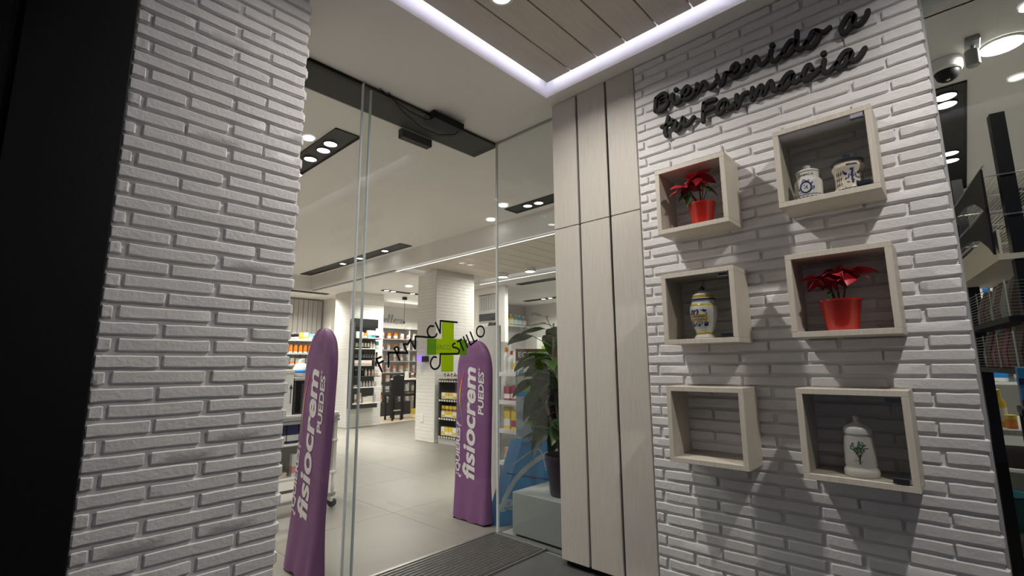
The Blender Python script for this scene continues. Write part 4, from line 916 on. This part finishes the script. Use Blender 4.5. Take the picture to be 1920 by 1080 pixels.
for z, h_, wh in ((.62, .09, 'the upper yellow shelf'), (.365, .08, 'the lower yellow shelf'), (.115, .12, 'the floor-level yellow shelf')):
    row([('carton', (Yl, W) if k % 3 else (W, Yl), .078, h_) for k in range(9)], (gx0+.05, gy1-.03), (gx0+.05, gy0+.03), z, wh, GY, rz=-pi/2, seed=int(z*100))
row([('carton', (Yl, 'brown'), .07, .08) for k in range(9)], (gx0+.05, gy1-.03), (gx0+.05, gy0+.03), .447, 'the stacked lower yellow row', GY, rz=-pi/2, seed=66)
row([('bottle', ('magenta', 'green', W), .05, .10) if k % 2 else ('bottle', ('green', 'black', W), .05, .09) for k in range(10)], (gx0+.06, gy1-.03), (gx0+.06, gy0+.03), .89, 'top of the low black shelf', 'small bottles on top of the low black shelf', rz=-pi/2, seed=67)
# alarm box with violet light
al = thing('alarm_light', (4.415, 6.0, 1.12), 'small dark device with a glowing violet lamp on the white column', 'sensor')
part('housing', M().box((4.375, 5.83, 1.15), (4.429, 5.94, 1.235), .006), 'black', al)
part('lamp', M().lathe([(.0001, -.045), (.03, -.035), (.044, 0), (.03, .035), (.0001, .045)], (4.375, 5.985, 1.205), 16), 'violet', al, True)
# poster and lettering on the niche wall
po = thing('wall_picture', (5.945, 6.1, 1.85), 'grey framed photograph of stacked jars on the far white wall', 'picture')
part('print', M().prism([(5.93, 1.86), (6.36, 1.84), (6.36, 2.32), (5.90, 2.34)], 0, 5.935, 5.949), 'wall_grey', po)
for k in range(6): part('print_band', M().box((5.932, 5.95+k*.065, 2.06+.01*(k % 2)), (5.9349, 5.99+k*.065, 2.31)), 'grey_plastic', po)
part('print_band', M().box((5.932, 5.94, 1.87), (5.9349, 6.35, 2.0)), 'blackboard', po); part('frame_edge', M().box((5.93, 5.90, 2.335), (5.949, 6.36, 2.345)), 'brown', po)
s2 = thing('wall_sign', (5.945, 6.1, 1.75), 'dark script lettering partly hidden behind the column above grey panelling', 'sign')
script(s2, 'era', -6.12, 1.755, .14, lambda u, v, d: (5.949-d, -u, v), 'blackboard', .010)

# ================================================================ WINDOW DISPLAY BEHIND THE SIDE GLASS
pb = thing('plinth_box', (2.65, 2.05, 0), 'plain grey display box standing behind the side glass under the plant', 'plinth')
part('box_body', M().box((2.452, 1.80, .012), (2.86, 2.298, .268), .002), 'grey_box', pb)
part('toe_gap', M().box((2.47, 1.81, 0), (2.85, 2.285, .012)), 'black', pb)
# potted plant
pl = thing('potted_plant', (2.62, 1.985, .268), 'tall leafy green plant in a dark pot behind the side glass', 'plant')
c = (2.62, 1.985, .2682)
pot = part('pot', M().lathe([(.095, 0), (.098, .003), (.118, .215), (.128, .217), (.130, .250), (.120, .250), (.114, .225)], c, 28), 'dark_pot', pl, True, 40)
part('soil', M().lathe([(.0001, .228), (.116, .226)], c, 20, False), 'soil', pot)
trunks = [[(2.61, 1.985, .48), (2.62, 2.03, .75), (2.60, 2.05, 1.05), (2.63, 2.06, 1.38)], [(2.65, 2.0, .48), (2.68, 2.06, .8), (2.66, 2.12, 1.15)], [(2.585, 1.96, .48), (2.575, 2.05, .70), (2.58, 2.13, .95)]]
for t_ in trunks: part('stem', M().tube(t_, [.017, .013, .010, .006][:len(t_)], 8), 'bark', pl, True)
PLV = [leaf_mesh('leaf', .20, .085, 'leaf' if k % 2 else 'leaf_dark', d, .22, 7) for k, d in enumerate((.15, .35, .6, .25, .5))]
R = random.Random(12)
for k in range(120):
    t_ = R.choice(trunks); q = R.random()**.7; n = len(t_)-1; i = min(n-1, int(q*n)); f_ = q*n-i
    p0 = Vector(t_[i]).lerp(Vector(t_[i+1]), f_)
    if p0.z < .62: p0.z = .62+R.random()*.5
    a = R.uniform(-pi, pi); 
    if k % 3 == 0: a = R.uniform(.9, 2.3)
    d_ = Vector((cos(a), sin(a), 0)); el = R.uniform(-.5, .8)
    tip = p0+d_*.24
    if tip.x < 2.44: a = R.uniform(-.9, 2.0)
    pet = p0+Vector((cos(a), sin(a), .3))*.05
    if pet.x < 2.45 or (p0+Vector((cos(a), sin(a), 0))*.26).x < 2.43: continue
    part('petiole', M().tube([p0, pet], .0025, 5), 'leaf_dark', pl)
    inst('leaf', R.choice(PLV), pl, pet, (R.uniform(-.5, .5), el, a), (R.uniform(.75, 1.1),)*3)
for (x, y, z, a, el, s_) in [(2.56, 2.20, 1.30, 1.5, .1, 1.25), (2.58, 2.16, 1.16, 1.65, .35, 1.2), (2.60, 2.1, 1.42, 1.2, -.3, 1.1), (2.55, 2.18, 1.0, 1.7, .5, 1.1), (2.56, 2.12, .86, 1.6, .6, 1.1), (2.62, 2.12, .74, 1.4, .7, 1.0)]:
    part('petiole', M().tube([(2.61, 2.06, z-.08), (x, y, z)], .003, 5), 'leaf_dark', pl)
    inst('leaf', PLV[0], pl, (x, y, z), (.2, el, a), (s_,)*3)
# blue cardboard floor display
A0 = Vector((2.49, 2.475)); AU = Vector((.95, -.312)).normalized(); AN = Vector((-AU.y, AU.x))
def PB(u, z, d=0): q = A0+AU*u-AN*d; return (q.x, q.y, z)
bd = thing('floor_display', (2.7, 2.42, 0), 'bright blue cardboard floor display with pale swooshes behind the grey box', 'display stand')
poly = [(0, 0), (.02, .08), (.20, .55), (.56, .52), (.56, 0)]
m = M(); n = len(poly)
m.add([PB(u, z) for u, z in poly]+[PB(u, z, -.16) for u, z in poly], [list(range(n)), list(range(n, 2*n))]+[[i, (i+1) % n, n+(i+1) % n, n+i] for i in range(n)])
bb = part('cardboard_body', m, 'board_blue', bd)
m = M(); m.stroke([(.05, .17), (.16, .31), (.34, .42), (.52, .47)], .018, lambda u, v, d: PB(u, v, d), .0006, .0014, 0); m.stroke([(.13, .40), (.26, .47), (.33, .485), (.37, .45), (.40, .33)], .005, lambda u, v, d: PB(u, v, d), .0006, .0014, 0)
part('swoosh', m, 'board_pale', bb)
m = M(); m.stroke([(.075, .345), (.30, .29), (.50, .25)], .004, lambda u, v, d: PB(u, v, d), .0004, .001, 0); part('fold_line', m, 'navy', bb)
m = M(); m.stroke([(.045, .125), (.075, .14), (.11, .13)], .034, lambda u, v, d: PB(u, v, d), .0006, .0016, 0, True, 3); part('cloud_badge', m, 'board_pale', bb)
part('lettering', text_m(text_m(M(), 'al', .045, lambda u, v: PB(.085+u, .133+v, .0022), .0003, .3), 'hume', .034, lambda u, v: PB(.085+u, .106+v, .0022), .0003, .3), 'board_blue', bb)
# tall white display unit with shelves
du = thing('shelf_unit', (3.0, 2.66, 0), 'white and grey display shelving behind the window corner', 'shelf')
ux0, ux1, uy0, uy1, uh = 2.80, 3.2, 2.575, 3.0, 1.42
part('end_panel', M().box((ux0, 2.755, .03), (ux0+.02, uy1, uh), .002), 'wall_grey', du)
part('back_panel', M().box((ux1-.02, uy0, .03), (ux1, uy1, 1.22)), 'wall_white', du)
part('side_panel', M().box((ux0+.02, uy1-.02, .03), (ux1-.02, uy1, 1.30)), 'wall_white', du)
part('base', M().box((ux0+.01, uy0, 0), (ux1, uy1, .03)), 'white_gloss', du)
for z in (.36, .60, .82, 1.04): 
    b_ = part('shelf_board', M().box((ux0, uy0, z-.016), (ux1-.02, 2.755, z), .002), 'white_gloss', du)
    part('price_rail', M().box((ux0-.006, uy0, z-.03), (ux0, 2.755, z+.003), .001), 'white_gloss', b_)
a_, b2 = (2.85, 2.75), (2.85, 2.58); GD = 'products on the window display shelving'
row([('bottle', (W, 'orange', W), .06, .20), ('bottle', (W, 'red', 'cream'), .06, .17), ('carton', (W, 'yellow'), .06, .16)], a_, b2, 1.04, 'the top display shelf by the window', GD, rz=-pi/2, seed=71)
row([('carton', ('magenta', W), .065, .11), ('carton', ('magenta', 'cream'), .065, .12)], a_, b2, .82, 'the second display shelf by the window', GD, rz=-pi/2, seed=72)
row([('carton', ('yellow', W), .07, .17), ('carton', ('yellow', 'magenta'), .07, .15)], a_, b2, .60, 'the third display shelf by the window', GD, rz=-pi/2, seed=73)
row([('carton', ('peach', 'cream'), .06, .10), ('carton', ('yellow', 'red'), .06, .15)], a_, b2, .36, 'the lowest display shelf by the window', GD, rz=-pi/2, seed=74)
# promotional poster stand
C0 = Vector((2.765, 2.545)); CU = Vector((.42, -.30)).normalized(); CNv = Vector((-CU.y, CU.x))
def PC(u, z, d=0): q = C0+CU*u-CNv*d; return (q.x, q.y, z)
ps = thing('poster_stand', (2.9, 2.5, .5), 'white promotional poster board with script words and green band by the window', 'poster')
def quad(name, u0, z0, u1, z1, mt_, d0=0, d1=.004, par=None):
    m = M(); m.add([PC(u0, z0, d0), PC(u1, z0, d0), PC(u1, z1, d0), PC(u0, z1, d0), PC(u0, z0, d1), PC(u1, z0, d1), PC(u1, z1, d1), PC(u0, z1, d1)], [(0, 1, 2, 3), (4, 5, 6, 7), (0, 1, 5, 4), (1, 2, 6, 5), (2, 3, 7, 6), (3, 0, 4, 7)])
    return part(name, m, mt_, par or ps)
bo = quad('board', 0, .36, .40, 1.22, 'board_pale', -.006, 0)
quad('stand_foot', .02, 0, .05, .36, 'white_plastic', -.02, -.006); quad('stand_foot', .34, 0, .37, .36, 'white_plastic', -.02, -.006)
quad('header_band', 0, 1.13, .40, 1.22, 'brown', .0004, .003, bo); quad('white_panel', .01, .95, .39, 1.12, 'white_plastic', .0004, .0025, bo)
quad('green_band', 0, .895, .40, .95, 'green', .0004, .003, bo); quad('blue_band', 0, .86, .40, .895, 'board_blue', .0004, .003, bo)
part('lettering', text_m(M(), 'ECOLMO', .060, lambda u, v: PC(.14+u, 1.155+v, .0045), .001), 'print_white', bo)
for tx, u, z, sz in (('Prueba', .11, 1.01, .07), ('Tuya', .13, .775, .085), ('Nueva', .15, .46, .06)):
    part('lettering', text_m(M(), tx, sz, lambda a, b_: PC(u+a, z+b_, .0045), .0006, .35), 'board_blue', bo)
m = M(); q = [PC(.20+.085*cos(2*pi*k/20), .63+.075*sin(2*pi*k/20), .003) for k in range(20)]; m.add(q, [list(range(20))]); part('round_badge', m, 'teal', bo)
part('lettering', text_m(M(), 'azul', .04, lambda a, b_: PC(.20+a, .625+b_, .0045), .0008, .1), 'board_pale', bo)
# far wall shelf with big bottles
fs_ = thing('wall_shelf', (8.0, 7.5, 1.98), 'narrow high shelf on the far grey wall seen above the plant', 'shelf')
part('shelf_board', M().box((7.3, 7.42, 1.96), (8.55, 7.599, 1.98), .003), 'white_gloss', fs_); part('bracket', M().box((7.4, 7.5, 1.9), (7.42, 7.599, 1.96)), 'white_plastic', fs_); part('bracket', M().box((8.4, 7.5, 1.9), (8.42, 7.599, 1.96)), 'white_plastic', fs_)
row([('bottle', ('yellow', W, W), .17, .26), ('bottle', ('yellow', W, W), .17, .27), ('bottle', ('cyan', W, W), .15, .26), ('bottle', ('cyan', W, W), .15, .25), ('bottle', ('clear', W, W), .15, .24)], (7.75, 7.5), (8.5, 7.5), 1.98, 'the high far shelf above the plant', 'large bottles on the far high shelf', seed=80)
for k in range(3):
    fx = thing('shelf_unit', (8.45, 4.0+k*1.2, 0), f'white far shelving bay, {ORD[k]} bay along the far wall behind the plant', 'shelf')
    y0 = 3.45+k*1.2
    part('back_panel', M().box((8.57, y0, 0), (8.6, y0+1.1, 1.7)), 'white_gloss', fx)
    for y in (y0, y0+1.08): part('side_panel', M().box((8.25, y, 0), (8.57, y+.02, 1.7)), 'white_gloss', fx)
    for z in (.2, .6, 1.0, 1.4): part('shelf_board', M().box((8.25, y0+.02, z-.02), (8.57, y0+1.08, z)), 'white_gloss', fx)
    R = random.Random(90+k)
    for zi, z in enumerate((.6, 1.0, 1.4)):
        row([('carton', R.choice([(W, 'green'), ('cyan', W), (W, 'blue'), ('peach', W), ('green', W)]), .13, .22) for _ in range(6)], (8.33, y0+1.0), (8.33, y0+.1), z, f'the {ORD[k]} far bay {["lower", "middle", "upper"][zi]} board', 'boxes on the far shelving bays', rz=-pi/2, seed=k*10+zi)

# ================================================================ RIGHT-HAND WINDOW
F0 = Vector((2.67, -.140)); FU = Vector((.84, .125)).normalized(); FN = Vector((FU.y, -FU.x))
def PR(u, v, z): q = F0+FU*u+FN*v; return (q.x, q.y, z)
def rbox(m, u0, v0, z0, u1, v1, z1):
    return m.add([PR(u, v, z) for z in (z0, z1) for v in (v0, v1) for u in (u0, u1)], [(0, 2, 3, 1), (4, 5, 7, 6), (0, 1, 5, 4), (2, 6, 7, 3), (0, 4, 6, 2), (1, 3, 7, 5)])
rk = thing('wire_rack', PR(.45, .16, 0), 'black and wire shelf rack behind the right-hand window', 'shelf rack')
for u in (.03, .92):
    part('upright', rbox(M(), u-.022, .045, 0, u+.022, .09, 2.10), 'black_metal', rk)
    part('upright', rbox(M(), u-.022, .30, 0, u+.022, .34, 2.0), 'black_metal', rk)
for z, kind in ((1.84, 'grid'), (1.675, 'grid'), (1.515, 'board'), (1.27, 'wire'), (1.07, 'wire')):
    if kind == 'grid':
        m = M()
        for k in range(26): m.tube([PR(0, .004+k*.015, z), PR(1.0, .004+k*.015, z)], .0017, 4)
        for u in (0, .33, .66, 1.0): m.tube([PR(u, 0, z-.003), PR(u, .38, z-.003)], .003, 5)
        m.tube([PR(0, .0, z+.045), PR(1.0, .0, z+.045)], .003, 5)
        b_ = part('wire_shelf', m, 'steel', rk, kind='stuff')
        poly = [(0, z+.03), (.95, z+.012), (.95, z-.012), (.62, z-.02), (.36, z-.035), (.18, z-.065), (.06, z-.12), (0, z-.16)]
        for v in (-.012, .39):
            m = M(); n = len(poly); m.add([PR(u, v, zz) for u, zz in poly]+[PR(u, v+.008, zz) for u, zz in poly], [list(range(n)), list(range(n, 2*n))]+[[i, (i+1) % n, n+(i+1) % n, n+i] for i in range(n)]); part('bracket', m, 'black_metal', b_)
        continue
    b_ = part('shelf_board', rbox(M(), 0, 0, z-.022, 1.0, .30, z), 'black_metal' if kind == 'wire' else 'cream', rk)
    if kind == 'wire':
        m = M()
        for k in range(16 if z > 1.5 else 11): zz_ = z+.008+k*.0130; m.tube([PR(0, .004, zz_), PR(1.0, .004, zz_)], .0016, 4); m.tube([PR(.002, 0, zz_), PR(.002, .36, zz_)], .0016, 4)
        for u in (0, .25, .5, .75, 1.0): m.tube([PR(u, .004, z), PR(u, .004, z+(.205 if z > 1.5 else .145))], .003, 5)
        part('wire_fence', m, 'steel', b_, kind='stuff')
    else:
        part('cream_panel', rbox(M(), 0, .006, z, 1.0, .014, z+.10), 'cream', b_)  # cream panel standing in for the pale underside between shelves
        part('front_rail', M().tube([PR(0, .0, z+.115), PR(1.0, .0, z+.115)], .004, 6), 'grey_plastic', b_)
GR = 'packets in the wire rack'
R = random.Random(33)
for zi, (z, nm) in enumerate(((1.2702, 'the upper wire basket'), (1.0702, 'the lower wire basket'))):
    row([('pouch', R.choice([('magenta', 'brown', 'brown'), ('brown', 'peach', 'brown'), ('brown', 'magenta', 'brown'), ('brown', 'brown', 'green'), ('grey_plastic', 'brown', 'brown')]), .085, .15+.03*R.random()) for _ in range(7)], PR(.95, .09, 0), PR(.22, .09, 0), z, nm, GR, rz=.15, seed=50+zi)
row([('carton', R.choice([(W, 'blue'), ('blue', W), (W, 'cyan'), (W, 'orange')]), .07, .20) for _ in range(8)], PR(.95, .2, 0), PR(.12, .2, 0), 1.0702, 'the lower rack shelf behind', 'tall bright boxes in the wire rack', rz=.15, seed=58)
cctv = thing('dome_camera', (2.86, -.08, ZI-.09), 'small dome security camera on the ceiling beside the brick wall end', 'camera')
part('base', M().lathe([(.052, 0), (.058, .006), (.060, .05), (.056, .055)], (2.86, -.085, ZI-.0555), 20), 'white_plastic', cctv, True, 40)
part('dome', M().lathe([(.0001, -.045), (.022, -.041), (.038, -.028), (.046, 0), (.046, .002)], (2.86, -.085, ZI-.056), 20), 'black', cctv, True)
part('lens', M().lathe([(.0001, 0), (.008, .002), (.008, .006)], (2.845, -.085, ZI-.103), 10), 'chrome', cctv, True)
sp = thing('ceiling_spot', (2.74, -.165, ZI-.12), 'grey cylindrical ceiling spot left of the large round light', 'spotlight')
part('mount', M().box((2.70, -.20, ZI-.022), (2.80, -.15, ZI-.0005), .004), 'grey_plastic', sp); part('arm', M().tube([(2.75, -.175, ZI-.02), (2.75, -.17, ZI-.05)], .008, 8), 'grey_plastic', sp)
part('canister', M().lathe([(.020, 0), (.024, .004), (.024, .07), (.018, .075)], (2.75, -.168, ZI-.115), 16), 'grey_plastic', sp, True, 40)
# stand with blue cartons
st = thing('side_table', (2.52, -.35, 0), 'black stand carrying blue cartons at the right picture edge', 'table')
part('table_top', M().box((2.40, -.60, .91), (2.63, -.118, .935), .003), 'black_metal', st)
for x, y in ((2.418, -.137), (2.61, -.137), (2.418, -.58), (2.61, -.58)): part('leg', M().box((x-.016, y-.016, 0), (x+.016, y+.016, .91), .003), 'black_metal', st)
for i in range(3):
    for k in range(2):
        product('carton', ('board_blue', 'navy'), (2.47, -.165-.085*i, .9352+k*.072), f'blue carton on the black stand, {["nearest", "second from", "third from"][i]} the brick wall, {["bottom", "top"][k]} layer', 'blue cartons on the black stand', .08, .07, .10, -pi/2)
CN['board_blue'] = 'blue'
wt = thing('counter', (4.1, -.25, 0), 'white counter seen low through the right-hand window', 'counter')
part('worktop', M().box((3.66, -.9, .715), (4.6, .35, .745), .004), 'white_gloss', wt)
part('shelf_board', M().box((3.73, -.85, .54), (4.55, .30, .56)), 'brown', wt)
for y in (-.85, .28): part('side_panel', M().box((3.73, y, 0), (4.55, y+.02, .715)), 'white_plastic', wt)
product('bottle', ('yellow', 'yellow', W), (3.80, -.105, .7452), 'yellow bottle standing on the white counter', None, .06, .20)
product('jar', (W, W), (3.78, -.055, .7452), 'white round pot on the white counter beside the yellow bottle', None, .09, .06)
product('jar', ('orange', 'yellow'), (3.74, -.14, .7452), 'small orange jar in front of the yellow bottle on the counter', None, .05, .07)
far = thing('shelf_unit', (5.0, -.4, 0), 'bright product shelving far behind the wire rack', 'shelf')
part('back_panel', M().box((5.28, -1.1, 0), (5.30, .4, 1.9)), 'white_gloss', far)
for y in (-1.1, .38): part('side_panel', M().box((4.95, y, 0), (5.28, y+.02, 1.9)), 'white_gloss', far)
for z in (.35, .95, 1.2, 1.45): part('shelf_board', M().box((4.95, -1.08, z-.02), (5.28, .38, z)), 'white_gloss', far)
R = random.Random(44)
for zi, z in enumerate((.95, 1.2, 1.45)):
    row([(R.choice(('bottle', 'carton')), R.choice([(W, 'blue'), ('blue', W), ('cyan', W), (W, 'navy'), ('orange', W), ('peach', W), (W, 'yellow'), ('teal', W)]), .09, .19) for _ in range(12)], (5.03, .33), (5.03, -1.0), z, f'{["the lower", "the middle", "the upper"][zi]} far right shelf', 'bottles on the far right shelving', rz=-pi/2, seed=60+zi)
bk2 = thing('basket', (4.77, -.10, 0), 'dark blue plastic basket on the floor far right', 'basket')
part('tub', M().lathe([(.10, .001), (.105, .006), (.14, .20), (.15, .205), (.15, .22), (.132, .215), (.10, .02)], (4.77, -.10, 0), 20), 'teal', bk2, True, 40); part('rim', M().tube([(4.77+.148*cos(2*pi*k/20), -.10+.148*sin(2*pi*k/20), .215) for k in range(21)], .008, 6), 'navy', bk2, True)
for (x, y, z, mt_, lb) in ((3.05, -.19, 1.22, 'amber', 'small glowing amber indicator lamp in the wire rack'), (3.05, -.195, 1.0, 'redlamp', 'small glowing red indicator lamp in the wire rack')):
    t = thing('indicator_lamp', (x, y, z), lb, 'lamp'); part('lens', M().lathe([(.0001, 0), (.012, .001), (.016, .006), (.012, .012)], (x, y, z), 10), mt_, t, True); part('socket', M().lathe([(.008, .012), (.012, .013), (.012, .02), (.006, .025)], (x, y, z), 10), 'black', t, True)
